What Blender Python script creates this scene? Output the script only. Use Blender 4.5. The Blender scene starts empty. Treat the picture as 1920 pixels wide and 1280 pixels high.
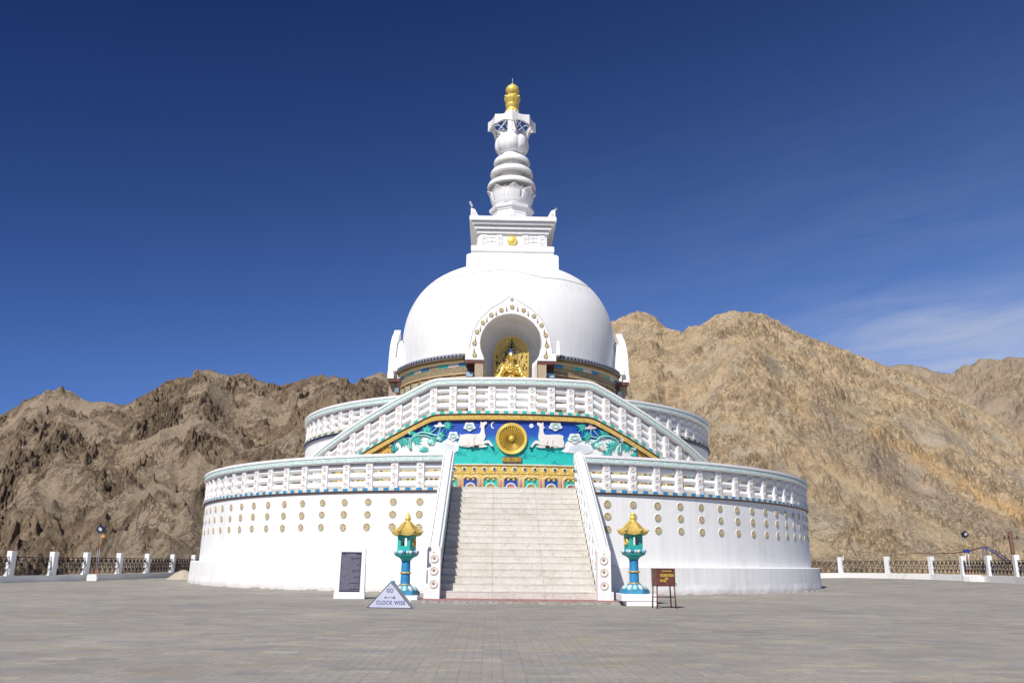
import bpy, bmesh, math, random
import numpy as np
from mathutils import Vector, Matrix

# ------------------------------------------------------------------ camera
C = bpy.context.scene.collection
scn = bpy.context.scene
F_PX = 1544.0; PITCH = math.radians(15.0); YAW = math.radians(1.268); ROLL = math.radians(.653)
CAM = Vector((-1.132, -63.98, 1.5))
_fw = Vector((math.sin(YAW)*math.cos(PITCH), math.cos(YAW)*math.cos(PITCH), math.sin(PITCH)))
_r0 = Vector((math.cos(YAW), -math.sin(YAW), 0)); _u0 = _r0.cross(_fw)
_r = _r0*math.cos(ROLL) + _u0*math.sin(ROLL); _u = _u0*math.cos(ROLL) - _r0*math.sin(ROLL)
cd = bpy.data.cameras.new('camera'); cam = bpy.data.objects.new('camera', cd); C.objects.link(cam)
cam.matrix_world = Matrix(((_r.x, _u.x, -_fw.x, CAM.x), (_r.y, _u.y, -_fw.y, CAM.y), (_r.z, _u.z, -_fw.z, CAM.z), (0, 0, 0, 1)))
cd.sensor_width = 36; cd.lens = F_PX/1920*36; cd.clip_start = .1; cd.clip_end = 8000
scn.camera = cam

# ------------------------------------------------------------------ sun, sky, exposure
SUN_DIR = Vector((.44, .85, -1.0)).normalized()           # the way the light travels
elev = math.asin(-SUN_DIR.z)
to_sun = -SUN_DIR
sd = bpy.data.lights.new('sun', 'SUN'); so = bpy.data.objects.new('sun', sd); C.objects.link(so)
so.rotation_euler = SUN_DIR.to_track_quat('-Z', 'Y').to_euler()
so.location = (-20, -60, 60)
sd.energy = 3.9; sd.angle = math.radians(.5); sd.color = (1, .955, .89)
w = bpy.data.worlds.new('World'); scn.world = w; w.use_nodes = True
nt = w.node_tree; nt.nodes.clear()
def N(nt, t, **k):
    n = nt.nodes.new(t)
    for a, b in k.items(): setattr(n, a, b)
    return n
def L(nt, a, b): nt.links.new(a, b)
sky = N(nt, 'ShaderNodeTexSky', sky_type='NISHITA', sun_disc=False)
sky.sun_elevation = elev; sky.sun_rotation = math.atan2(to_sun.x, to_sun.y)
sky.altitude = 3600; sky.air_density = .9; sky.dust_density = .25; sky.ozone_density = 3.0
tc = N(nt, 'ShaderNodeTexCoord')
def M(nt, op, a, b=None, c=None, clamp=False):
    n = N(nt, 'ShaderNodeMath', operation=op, use_clamp=clamp)
    for i, v in enumerate((a, b, c)):
        if v is None: continue
        if isinstance(v, (int, float)): n.inputs[i].default_value = v
        else: L(nt, v, n.inputs[i])
    return n.outputs[0]
def mix(nt, f, a, b, mode='MIX'):
    n = N(nt, 'ShaderNodeMix', data_type='RGBA', blend_type=mode)
    for s, v in ((n.inputs[0], f), (n.inputs[6], a), (n.inputs[7], b)):
        if isinstance(v, (int, float)): s.default_value = v
        elif isinstance(v, (tuple, list)): s.default_value = (*v[:3], 1)
        else: L(nt, v, s)
    return n.outputs[2]
sx = N(nt, 'ShaderNodeSeparateXYZ'); L(nt, tc.outputs['Generated'], sx.inputs[0])
# thin cirrus low over the right-hand ridge: bearing and height of the view direction drive a stretched noise
az = M(nt, 'ARCTAN2', sx.outputs[0], sx.outputs[1])
cv = N(nt, 'ShaderNodeCombineXYZ'); L(nt, M(nt, 'MULTIPLY', az, 6.0), cv.inputs[0])
L(nt, M(nt, 'MULTIPLY_ADD', az, -3.0, M(nt, 'MULTIPLY', sx.outputs[2], 34.0)), cv.inputs[1])
ns = N(nt, 'ShaderNodeTexNoise'); ns.inputs['Scale'].default_value = 1.1; ns.inputs['Detail'].default_value = 9
ns.inputs['Roughness'].default_value = .62; ns.inputs['Distortion'].default_value = .5
L(nt, cv.outputs[0], ns.inputs['Vector'])
wisps = M(nt, 'MULTIPLY', M(nt, 'SUBTRACT', ns.outputs[0], .34, clamp=True), 2.6, clamp=True)
def ramp01(nt, v, lo, hi):
    n = N(nt, 'ShaderNodeMapRange', interpolation_type='SMOOTHSTEP')
    L(nt, v, n.inputs[0]); n.inputs[1].default_value = lo; n.inputs[2].default_value = hi
    return n.outputs[0]
mask = M(nt, 'MULTIPLY', ramp01(nt, az, .27, .54), M(nt, 'SUBTRACT', 1.0, ramp01(nt, sx.outputs[2], .225, .315)))
wide = M(nt, 'MULTIPLY', ramp01(nt, az, -.25, .6), .10)
cl = M(nt, 'ADD', M(nt, 'MULTIPLY', M(nt, 'MULTIPLY_ADD', wisps, .62, .30), mask), M(nt, 'MULTIPLY', wisps, M(nt, 'MULTIPLY', wide, ramp01(nt, sx.outputs[2], .6, .2))), clamp=True)
# thin high-altitude air: the sky deepens with height and towards the left (polarised side)
azn = M(nt, 'MAXIMUM', M(nt, 'MINIMUM', M(nt, 'MULTIPLY', az, 1/.6), 1.0), -1.0)
ez = M(nt, 'MAXIMUM', M(nt, 'MINIMUM', M(nt, 'MULTIPLY_ADD', sx.outputs[2], -1.5, 1.45), 1.15), .55)
fr_ = M(nt, 'MULTIPLY', M(nt, 'MULTIPLY_ADD', azn, .30, .90), ez)
cc = N(nt, 'ShaderNodeCombineXYZ')
for i_, (pw, gn) in enumerate(((1.30, .64), (1.0, .76), (.62, 1.03))): L(nt, M(nt, 'MULTIPLY', M(nt, 'POWER', fr_, pw), gn), cc.inputs[i_])
skyc = mix(nt, 1.0, sky.outputs[0], cc.outputs[0], 'MULTIPLY')
col = mix(nt, cl, skyc, (3.9, 4.4, 5.7))
bg = N(nt, 'ShaderNodeBackground'); bg.inputs[1].default_value = .085
wo = N(nt, 'ShaderNodeOutputWorld'); L(nt, col, bg.inputs[0]); L(nt, bg.outputs[0], wo.inputs[0])
vs = scn.view_settings; vs.view_transform = 'Standard'; vs.look = 'None'; vs.exposure = .46; vs.gamma = 1
scn.render.resolution_x = 1024; scn.render.resolution_y = 682
scn.cycles.max_bounces = 6; scn.cycles.diffuse_bounces = 3; scn.cycles.glossy_bounces = 2

# ------------------------------------------------------------------ survey helpers (photo pixel -> bearing)
def ray(px, py):
    return (_fw + _r*((px-960)/F_PX) - _u*((py-640)/F_PX))
def on_cyl(px, py, R):
    d = ray(px, py); a = d.x**2+d.y**2; b = 2*(CAM.x*d.x+CAM.y*d.y); c = CAM.x**2+CAM.y**2-R*R
    t = (-b-math.sqrt(b*b-4*a*c))/2/a; q = CAM+d*t
    return math.degrees(math.atan2(q.x, -q.y)), q.z
def on_y(px, py, y):
    d = ray(px, py); return CAM+d*((y-CAM.y)/d.y)

# ------------------------------------------------------------------ materials
MATS = {}
def newmat(name):
    m = bpy.data.materials.new(name); m.use_nodes = True; nt = m.node_tree; nt.nodes.clear()
    p = N(nt, 'ShaderNodeBsdfPrincipled'); o = N(nt, 'ShaderNodeOutputMaterial'); L(nt, p.outputs[0], o.inputs[0])
    MATS[name] = m; return m, nt, p
def setc(nt, p, c, key='Base Color'):
    if isinstance(c, (tuple, list)): p.inputs[key].default_value = (*c[:3], 1)
    elif isinstance(c, (int, float)): p.inputs[key].default_value = c
    else: L(nt, c, p.inputs[key])
def coords(nt, scale=(1, 1, 1), uv=False):
    t = N(nt, 'ShaderNodeTexCoord'); m = N(nt, 'ShaderNodeMapping'); m.inputs['Scale'].default_value = scale
    L(nt, t.outputs['UV' if uv else 'Object'], m.inputs['Vector']); return m.outputs[0]
def noise(nt, v, s, detail=4, rough=.55, dist=0):
    n = N(nt, 'ShaderNodeTexNoise'); L(nt, v, n.inputs['Vector']); n.inputs['Scale'].default_value = s
    n.inputs['Detail'].default_value = detail; n.inputs['Roughness'].default_value = rough; n.inputs['Distortion'].default_value = dist
    return n.outputs[0]
def ramp(nt, f, stops, interp='LINEAR'):
    n = N(nt, 'ShaderNodeValToRGB'); n.color_ramp.interpolation = interp
    L(nt, f, n.inputs[0]); e = n.color_ramp.elements
    while len(e) > 1: e.remove(e[-1])
    e[0].position = stops[0][0]; e[0].color = (*stops[0][1], 1)
    for q, c in stops[1:]:
        k = e.new(q); k.color = (*c, 1)
    return n.outputs[0]
def bump(nt, p, h, strength=.3, dist=.02):
    b = N(nt, 'ShaderNodeBump'); b.inputs['Strength'].default_value = strength; b.inputs['Distance'].default_value = dist
    L(nt, h, b.inputs['Height']); L(nt, b.outputs[0], p.inputs['Normal'])
def plain(name, c, rough=.6, metal=0, var=.12, scale=6, bmp=.15, bd=.01):
    m, nt, p = newmat(name); v = coords(nt); n = noise(nt, v, scale)
    c2 = tuple(x*(1-var*2) for x in c)
    setc(nt, p, ramp(nt, n, [(.3, c2), (.65, c)])); p.inputs['Roughness'].default_value = rough; p.inputs['Metallic'].default_value = metal
    if bmp: bump(nt, p, noise(nt, v, scale*5, 3), bmp, bd)
    return m
def white_wall(name, base=.80, foot=None):
    m, nt, p = newmat(name); v = coords(nt)
    big = noise(nt, v, .35, 6, .65); fine = noise(nt, v, 9, 6, .72)
    t_ = N(nt, 'ShaderNodeTexCoord'); s_ = N(nt, 'ShaderNodeSeparateXYZ'); L(nt, t_.outputs['Object'], s_.inputs[0])
    st = noise(nt, coords(nt, (2.6, 2.6, .10)), 1.6, 7, .72); st2 = noise(nt, coords(nt, (9, 9, .25)), 1.6, 5, .7)
    f = M(nt, 'ADD', M(nt, 'MULTIPLY', big, .35), M(nt, 'ADD', M(nt, 'MULTIPLY', st, .4), M(nt, 'MULTIPLY', st2, .25)))
    c = ramp(nt, f, [(.36, (base*.80, base*.79, base*.765)), (.46, (base*.94, base*.935, base*.92)), (.54, (base, base, base*.995))])
    c = mix(nt, M(nt, 'MULTIPLY', ramp01(nt, fine, .60, .72), .30), c, (base*.74, base*.71, base*.66))
    if foot:      # dust splashed up from the paving
        fz = M(nt, 'MULTIPLY', ramp01(nt, M(nt, 'ADD', s_.outputs[2], M(nt, 'MULTIPLY', noise(nt, v, 1.8, 5, .7), -.42)), .12, -.14), foot)
        c = mix(nt, fz, c, (.46, .42, .37))
    setc(nt, p, c); p.inputs['Roughness'].default_value = .75
    bump(nt, p, M(nt, 'ADD', noise(nt, v, 1.1, 3), M(nt, 'MULTIPLY', fine, .35)), .4, .025)
    return m
W = white_wall('white_lime_paint'); W2 = white_wall('white_balustrade_paint', .82)
WP = white_wall('white_plinth_paint', .79, .55)
GOLD = plain('gold_paint', (.80, .60, .13), .40, .25, .10, 5, .1)
GOLDM = plain('gold_matt', (.64, .46, .12), .5, .25, .15, 7, .2)
GOLDD = plain('dark_gold', (.42, .29, .09), .5, .3, .2, 9, .2)
BROWN = plain('dark_brown_paint', (.075, .03, .022), .5)
BLACK = plain('black_paint', (.012, .012, .016), .5)
PINK = plain('pale_pink_paint', (.74, .62, .58), .6)
PINKR = plain('rose_paint', (.62, .22, .24), .6)
TEAL = plain('teal_paint', (.03, .44, .38), .5, 0, .12, 3)
TEAL2 = plain('sea_green_paint', (.05, .50, .42), .5, 0, .15, 4)
TEAL3 = plain('pale_teal_paint', (.38, .70, .64), .6, 0, .12, 4)
BLUE = plain('royal_blue_paint', (.012, .07, .42), .5, 0, .15, 3)
BLUE2 = plain('sky_blue_paint', (.03, .25, .52), .5, 0, .15, 5)
BLUE3 = plain('steel_blue_paint', (.05, .27, .45), .5, 0, .12, 3)
NAVY = plain('navy_paint', (.02, .03, .10), .5)
SAND = plain('sand_ochre_paint', (.50, .36, .19), .6)
GREY = plain('grey_cement', (.34, .33, .31), .85, 0, .2, 5, .3)
SLATE = plain('slate_grey_paint', (.30, .31, .36), .6)
CREAM = plain('cream_paint', (.70, .66, .56), .6)
DEERW = plain('ivory_paint', (.74, .70, .66), .6, 0, .04, 3)
PAINTW = plain('bright_white_paint', (.80, .80, .80), .6, 0, .03, 5)
MIST = plain('mist_white_paint', (.66, .72, .76), .6, 0, .10, 1.5)
LEAF = plain('leaf_teal_paint', (.035, .58, .50), .55, 0, .2, 7, .3)
STEM = plain('stem_pale_paint', (.26, .62, .56), .55, 0, .15, 7)
GREENY = plain('moss_green_paint', (.16, .22, .10), .6)
RUST = plain('rust_brown_paint', (.16, .055, .04), .45, 0, .2, 6)
YELL = plain('yellow_lettering', (.70, .50, .06), .6, 0, .1, 20)
LILAC = plain('lilac_white_board', (.56, .58, .70), .45, 0, .1, 2)
LETTER = plain('faded_blue_lettering', (.12, .15, .32), .6, 0, .2, 12)
TINW = plain('weathered_tin', (.42, .43, .46), .5, .3, .25, 4)
REDP = plain('red_pole_paint', (.50, .08, .05), .5)
ORNG = plain('orange_paint', (.60, .25, .03), .5)
IRON = plain('black_iron', (.03, .022, .03), .5, .3)
WOOD = plain('weathered_wood', (.17, .085, .05), .8, 0, .3, 8, .4)
LEDW = plain('pale_lamp_glass', (.72, .74, .78), .25)

def relief(name, cols, scale, bs=.6, rough=.6, metal=0, bd=.02, ring=True):
    """a crowded carved or painted ornament: warped cells in several colours"""
    m, nt, p = newmat(name); v = coords(nt)
    vo = N(nt, 'ShaderNodeTexVoronoi', feature='F1'); L(nt, v, vo.inputs['Vector']); vo.inputs['Scale'].default_value = scale
    wv = noise(nt, v, scale*.55, 3, .6, 2.2)
    f = M(nt, 'FRACT', M(nt, 'ADD', M(nt, 'MULTIPLY', wv, 3.2), M(nt, 'MULTIPLY', vo.outputs['Distance'], 1.4)))
    k = len(cols); setc(nt, p, ramp(nt, f, [(i/k, c) for i, c in enumerate(cols)], 'CONSTANT'))
    p.inputs['Roughness'].default_value = rough; p.inputs['Metallic'].default_value = metal
    bump(nt, p, M(nt, 'ADD', M(nt, 'SINE', M(nt, 'MULTIPLY', f, 6.28)), vo.outputs['Distance']), bs, bd)
    return m
TRELIEF = relief('turquoise_relief', [(.58, .68, .65), (.24, .48, .44), (.70, .74, .71), (.38, .58, .54), (.64, .71, .68)], 5, .5)
GRELIEF = relief('gold_relief', [(.70, .46, .06), (.80, .60, .16), (.62, .34, .05), (.86, .70, .34), (.74, .50, .05)], 7, .7, .5, .2)
RRELIEF = relief('red_gold_relief', [(.66, .40, .05), (.74, .52, .12), (.45, .10, .04), (.62, .34, .05), (.72, .48, .08)], 4.2, .7, .5, .1)
MRELIEF = relief('painted_frieze', [(.36, .25, .09), (.10, .16, .12), (.50, .38, .20), (.07, .07, .06), (.30, .12, .07), (.34, .34, .22)], 5.5, .4)
GREENREL = relief('green_scroll_panel', [(.20, .32, .22), (.50, .52, .40), (.10, .24, .17), (.55, .50, .32)], 6, .4)
PILREL = relief('painted_pillar', [(.46, .34, .18), (.22, .22, .28), (.55, .46, .34), (.34, .16, .10), (.50, .40, .16)], 5, .4)
BUMPBAND = relief('pale_tile', [(.62, .64, .52), (.70, .68, .60), (.48, .50, .40)], 12, .3)

# gravelly, rocky slopes
def rock_mat(name, cols, scree, scree2, stripe=None, crack=.4, bd=.5, rot=(.4, .7, .2), beds=.5):
    m, nt, p = newmat(name); v = coords(nt)
    vr = N(nt, 'ShaderNodeMapping'); vr.inputs['Rotation'].default_value = rot; vr.inputs['Scale'].default_value = (1, .8, .30); t_ = N(nt, 'ShaderNodeTexCoord'); L(nt, t_.outputs['Object'], vr.inputs['Vector'])
    n1 = noise(nt, v, .035, 8, .65); n2 = noise(nt, v, .22, 9, .74); nb = noise(nt, vr.outputs[0], .55, 8, .75); n3 = noise(nt, v, 1.6, 6, .7)
    f = M(nt, 'ADD', M(nt, 'MULTIPLY', n1, .40), M(nt, 'ADD', M(nt, 'MULTIPLY', n2, .30), M(nt, 'MULTIPLY', nb, .30)))
    c = ramp(nt, f, [(.36, cols[0]), (.45, cols[1]), (.53, cols[2]), (.63, cols[3])])
    n4 = noise(nt, coords(nt, (1, 1, .35)), .03, 8, .68)
    sc_ = mix(nt, ramp01(nt, n4, .40, .60), scree, scree2)
    ca = N(nt, 'ShaderNodeAttribute', attribute_name='crag')
    c = mix(nt, M(nt, 'SUBTRACT', 1.0, ca.outputs['Fac']), c, sc_)
    if stripe:
        at = N(nt, 'ShaderNodeAttribute', attribute_name='tint'); c = mix(nt, at.outputs['Fac'], c, stripe)
        a2 = N(nt, 'ShaderNodeAttribute', attribute_name='tint2'); c = mix(nt, a2.outputs['Fac'], c, (.30, .25, .195))
    rg = M(nt, 'ABSOLUTE', M(nt, 'SUBTRACT', nb, .5)); n6 = noise(nt, v, .06, 5, .65)
    vein = M(nt, 'MULTIPLY', ramp01(nt, rg, .045, .006), ramp01(nt, n6, .42, .56))
    c = mix(nt, M(nt, 'MULTIPLY', vein, crack), c, tuple(x*.5 for x in cols[0]))
    c = mix(nt, beds, c, ramp(nt, n3, [(.35, (.58, .55, .52)), (.48, (1.0, 1.0, 1.0)), (.65, (1.22, 1.20, 1.17))]), 'MULTIPLY')
    setc(nt, p, c); p.inputs['Roughness'].default_value = .95; p.inputs['Specular IOR Level'].default_value = .1
    h_ = M(nt, 'ADD', M(nt, 'MULTIPLY', n2, 2.0), M(nt, 'ADD', M(nt, 'MULTIPLY', n3, .45), M(nt, 'MULTIPLY', nb, 1.4)))
    bump(nt, p, h_, 1.0, bd)
    return m
ROCKL = rock_mat('brown_rock', [(.075, .053, .039), (.155, .115, .080), (.245, .186, .126), (.32, .24, .158)], (.29, .232, .166), (.335, .265, .185), crack=.8, bd=.6, rot=(.5, .9, .3), beds=.75)
ROCKR = rock_mat('tan_rock', [(.21, .152, .092), (.34, .258, .162), (.45, .345, .22), (.53, .40, .25)], (.43, .335, .21), (.40, .335, .245), (.52, .34, .15), crack=.75, bd=.5, rot=(-.4, -.8, .3), beds=.7)
ROCKF = rock_mat('far_grey_rock', [(.19, .14, .10), (.29, .225, .16), (.36, .285, .20), (.42, .335, .235)], (.36, .285, .20), (.34, .28, .21), crack=.5, bd=.7)

# paving
def paving():
    m, nt, p = newmat('worn_block_paving'); t = N(nt, 'ShaderNodeTexCoord'); v = t.outputs['Object']
    s = N(nt, 'ShaderNodeSeparateXYZ'); L(nt, v, s.inputs[0]); X, Y = s.outputs[0], s.outputs[1]
    def bricks(sc, w_, h_, mort, off=.5):
        b = N(nt, 'ShaderNodeTexBrick'); b.offset = off
        L(nt, v, b.inputs['Vector']); b.inputs['Scale'].default_value = sc; b.inputs['Brick Width'].default_value = w_
        b.inputs['Row Height'].default_value = h_; b.inputs['Mortar Size'].default_value = mort
        b.inputs['Color1'].default_value = (0, 0, 0, 1); b.inputs['Color2'].default_value = (1, 1, 1, 1); b.inputs['Mortar'].default_value = (.5, .5, .5, 1)
        b.inputs['Mortar Smooth'].default_value = .3
        return b
    big = bricks(1, .62, .31, .012); small = bricks(1, .155, .155, .010, 0.0)
    big2 = bricks(1, 1.86, .62, 0, .5)
    tone = ramp(nt, big.outputs['Color'], [(0, (.272, .258, .230)), (.35, (.33, .312, .277)), (.65, (.305, .29, .262)), (1, (.36, .34, .296))])
    tone2 = ramp(nt, big2.outputs['Color'], [(0, (.88, .89, .92)), (.5, (.98, .98, .97)), (1, (1.05, 1.03, 1.0))])
    c = mix(nt, .8, tone, tone2, 'MULTIPLY')
    # the processional strip of yellower tiles in front of the stairs
    inx = M(nt, 'MULTIPLY', M(nt, 'GREATER_THAN', X, -2.4), M(nt, 'LESS_THAN', X, 1.36)); iny = M(nt, 'LESS_THAN', Y, -37.3)
    strip = M(nt, 'MULTIPLY', inx, iny)
    yc = ramp(nt, big.outputs['Color'], [(0, (.27, .262, .222)), (.4, (.315, .295, .248)), (.7, (.325, .282, .248)), (1, (.29, .284, .262))])
    c = mix(nt, M(nt, 'MULTIPLY', strip, .40), c, yc)
    n1 = noise(nt, v, .22, 6, .6); n2 = noise(nt, v, 2.5, 5, .65); n3 = noise(nt, v, 25, 4, .7)
    c = mix(nt, .9, c, ramp(nt, n1, [(.32, (.80, .80, .82)), (.55, (1, 1, 1)), (.75, (1.10, 1.09, 1.06))]), 'MULTIPLY')
    c = mix(nt, .8, c, ramp(nt, n2, [(.28, (.84, .84, .85)), (.6, (1.04, 1.04, 1.02))]), 'MULTIPLY')
    c = mix(nt, .8, c, ramp(nt, n3, [(.3, (.74, .74, .74)), (.7, (1.18, 1.18, 1.16))]), 'MULTIPLY'); c = mix(nt, .7, c, ramp(nt, noise(nt, v, 7, 5, .7), [(.3, (.80, .80, .81)), (.7, (1.14, 1.13, 1.11))]), 'MULTIPLY')
    wear = ramp(nt, noise(nt, v, .8, 5, .7), [(.35, (.25, .25, .25)), (.65, (1, 1, 1))])
    joints = M(nt, 'MULTIPLY', M(nt, 'MAXIMUM', M(nt, 'MULTIPLY', big.outputs['Fac'], .70), M(nt, 'MULTIPLY', small.outputs['Fac'], .42)), wear)
    # odd replaced tiles: bluish, ochre, rosy
    odd = bricks(1, .62, .31, 0); wn = N(nt, 'ShaderNodeTexWhiteNoise', noise_dimensions='1D'); L(nt, M(nt, 'MULTIPLY', odd.outputs['Color'], 977.0), wn.inputs['W'])
    hue = ramp(nt, wn.outputs['Value'], [(0, (.86, .90, 1.0)), (.10, (1, 1, 1)), (.72, (1, 1, 1)), (.80, (1.07, 1.04, .92)), (.90, (1.06, .98, .94)), (.96, (1.18, 1.16, 1.10))], 'CONSTANT')
    c = mix(nt, .85, c, hue, 'MULTIPLY')
    c = mix(nt, joints, c, (.15, .135, .12))
    setc(nt, p, c); p.inputs['Roughness'].default_value = .92
    h = M(nt, 'SUBTRACT', M(nt, 'MULTIPLY', n3, .3), joints)
    bump(nt, p, h, .5, .008)
    return m
PAVE = paving()
def steps_mat():
    m, nt, p = newmat('worn_marble_steps'); v = coords(nt)
    n1 = noise(nt, v, .9, 6, .65); n2 = noise(nt, coords(nt, (1, 1, 4)), 5, 5, .7); n3 = noise(nt, v, 30, 3); n4_ = noise(nt, v, 7, 7, .75)
    c = ramp(nt, n1, [(.3, (.50, .455, .385)), (.42, (.59, .56, .505)), (.6, (.65, .625, .58)), (.75, (.56, .51, .435))])
    c = mix(nt, .6, c, ramp(nt, n2, [(.3, (.74, .72, .69)), (.65, (1, 1, 1))]), 'MULTIPLY')
    c = mix(nt, .8, c, ramp(nt, n4_, [(.37, (.76, .73, .68)), (.48, (1, 1, 1))]), 'MULTIPLY')
    setc(nt, p, c); p.inputs['Roughness'].default_value = .7; bump(nt, p, n3, .2, .01); return m
STEPM = steps_mat()
APRON = plain('worn_red_apron', (.40, .20, .18), .85, 0, .22, 3.5, .4)
MORTAR = plain('broken_mortar', (.36, .34, .31), .9, 0, .25, 9, .5, .03)
SANDM = plain('heaped_sand', (.45, .39, .31), .95, 0, .12, 4, .4, .03)

# ------------------------------------------------------------------ mesh helpers
class MB:
    def __init__(s): s.v = []; s.f = []; s.m = []; s.sm = []
    def add(s, vs, fs, mi=0, smooth=False):
        o = len(s.v); s.v += [tuple(p) for p in vs]
        for f in fs: s.f.append(tuple(i+o for i in f)); s.m.append(mi); s.sm.append(smooth)
        return s
    def box(s, x0, x1, y0, y1, z0, z1, mi=0, T=None):
        vs = [(x, y, z) for z in (z0, z1) for y in (y0, y1) for x in (x0, x1)]
        if T: vs = [tuple(T(p)) for p in vs]
        return s.add(vs, [(0, 2, 3, 1), (4, 5, 7, 6), (0, 1, 5, 4), (2, 6, 7, 3), (0, 4, 6, 2), (1, 3, 7, 5)], mi)
    def lathe(s, prof, n=48, mi=0, a0=0, a1=360, c=(0, 0), smooth=True, mats=None, T=None, rf=None):
        full = abs(a1-a0) >= 359.9; k = n if full else n+1; vs = []
        for i in range(k):
            a = math.radians(a0+(a1-a0)*i/n)
            for r, z in prof:
                q = r*(rf(a, z) if rf else 1)
                vs.append((c[0]+q*math.sin(a), c[1]-q*math.cos(a), z))
        if T: vs = [tuple(T(p)) for p in vs]
        P = len(prof); o = len(s.v); s.v += vs
        for i in range(n):
            j = (i+1) % k
            for q in range(P-1):
                s.f.append((o+i*P+q, o+j*P+q, o+j*P+q+1, o+i*P+q+1)); s.m.append(mats[q] if mats else mi); s.sm.append(smooth)
        return s
    def sweep(s, prof, R, a0, a1, n, zf=None, mi=0, mats=None, smooth=True, caps=True, matf=None):
        """closed profile (dr, dz) carried round the axis at radius R; angle 0 faces the camera"""
        P = len(prof); o = len(s.v)
        for i in range(n+1):
            a = a0+(a1-a0)*i/n; ar = math.radians(a); z0 = zf(a) if zf else 0
            for dr, dz in prof: s.v.append(((R+dr)*math.sin(ar), -(R+dr)*math.cos(ar), z0+dz))
        for i in range(n):
            for q in range(P):
                q2 = (q+1) % P
                s.f.append((o+i*P+q, o+(i+1)*P+q, o+(i+1)*P+q2, o+i*P+q2))
                s.m.append(matf(i, q) if matf else (mats[q] if mats else mi)); s.sm.append(False)
        if caps:
            s.f.append(tuple(o+q for q in range(P))); s.m.append(mi); s.sm.append(False)
            s.f.append(tuple(o+n*P+q for q in reversed(range(P)))); s.m.append(mi); s.sm.append(False)
        return s
    def tube(s, pts, r, n=8, mi=0, smooth=True, closed=False):
        pts = [Vector(p) for p in pts]; o = len(s.v); K = len(pts)
        rs = r if isinstance(r, (list, tuple)) else [r]*K
        up = Vector((0, 0, 1)); prev = None
        for i, p in enumerate(pts):
            t = (pts[min(i+1, K-1)]-pts[max(i-1, 0)])
            if closed: t = pts[(i+1) % K]-pts[i-1]
            t.normalize()
            if prev is None:
                a = t.cross(up)
                if a.length < .05: a = t.cross(Vector((0, 1, 0)))
            else: a = prev-t*prev.dot(t)
            a.normalize(); prev = a; b = t.cross(a)
            for k in range(n):
                q = 2*math.pi*k/n; s.v.append(tuple(p+(a*math.cos(q)+b*math.sin(q))*rs[i]))
        rng = K if closed else K-1
        for i in range(rng):
            j = (i+1) % K
            for k in range(n):
                k2 = (k+1) % n; s.f.append((o+i*n+k, o+i*n+k2, o+j*n+k2, o+j*n+k)); s.m.append(mi); s.sm.append(smooth)
        if not closed:
            s.f.append(tuple(o+k for k in reversed(range(n)))); s.m.append(mi); s.sm.append(False)
            s.f.append(tuple(o+(K-1)*n+k for k in range(n))); s.m.append(mi); s.sm.append(False)
        return s
    def prism(s, poly, T, d0, d1, mi=0, side=None):
        """polygon (u, w) extruded between depths d0 (front) and d1; T(u, w, d) gives the point"""
        n = len(poly); o = len(s.v)
        for d in (d0, d1): s.v += [tuple(T(u, w_, d)) for u, w_ in poly]
        from mathutils.geometry import tessellate_polygon
        tris = tessellate_polygon([[Vector((u, w_, 0)) for u, w_ in poly]])
        for t in tris:
            s.f.append(tuple(o+i for i in t)); s.m.append(mi); s.sm.append(False)
            s.f.append(tuple(o+n+i for i in reversed(t))); s.m.append(mi); s.sm.append(False)
        for i in range(n):
            j = (i+1) % n; s.f.append((o+i, o+j, o+n+j, o+n+i)); s.m.append(side if side is not None else mi); s.sm.append(False)
        return s
    def ball(s, c, r, n=10, mi=0, sc=(1, 1, 1)):
        pr = [(r*math.sin(math.pi*i/n), -r*math.cos(math.pi*i/n)) for i in range(n+1)]; o = len(s.v)
        s.lathe(pr, max(8, n), mi); s.v[o:] = [(c[0]+x*sc[0], c[1]+y*sc[1], c[2]+z*sc[2]) for x, y, z in s.v[o:]]; return s
    def build(s, name, mats, parent=None, bevel=0, fix=True):
        me = bpy.data.meshes.new(name); me.from_pydata(s.v, [], s.f)
        mats = mats if isinstance(mats, (list, tuple)) else [mats]
        for m in mats: me.materials.append(m)
        me.polygons.foreach_set('material_index', s.m); me.polygons.foreach_set('use_smooth', s.sm)
        if fix:
            bm = bmesh.new(); bm.from_mesh(me); bmesh.ops.remove_doubles(bm, verts=bm.verts, dist=1e-5)
            bmesh.ops.recalc_face_normals(bm, faces=bm.faces); bm.to_mesh(me); bm.free()
        me.validate(); me.update()
        o = bpy.data.objects.new(name, me); C.objects.link(o)
        if parent: o.parent = parent
        if bevel:
            b = o.modifiers.new('bevel', 'BEVEL'); b.width = bevel; b.segments = 2; b.limit_method = 'ANGLE'; b.angle_limit = math.radians(40)
        return o
def thing(name, label, cat, loc=(0, 0, 0), rz=0, group=None):
    o = bpy.data.objects.new(name, None); C.objects.link(o); o.location = loc; o.rotation_euler = (0, 0, rz)
    o.empty_display_size = .2; o['label'] = label; o['category'] = cat
    if group: o['group'] = group
    return o
def tag(o, label, cat, group=None):
    o['label'] = label; o['category'] = cat
    if group: o['group'] = group
    return o
def setting(o, kind='structure'): o['kind'] = kind; return o
def inst(src, parent, loc, rz=0, sc=None):
    c = src.copy(); C.objects.link(c); c.parent = parent; c.location = loc; c.rotation_euler = (0, 0, rz)
    if sc: c.scale = (sc,)*3
    return c
def dup_tree(o, parent=None):
    c = o.copy(); C.objects.link(c)
    if parent: c.parent = parent
    for ch in [k for k in bpy.data.objects if k.parent == o and k != c]: dup_tree(ch, c)
    return c
def cyl_pt(a, R, z):
    a = math.radians(a); return Vector((R*math.sin(a), -R*math.cos(a), z))
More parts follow.
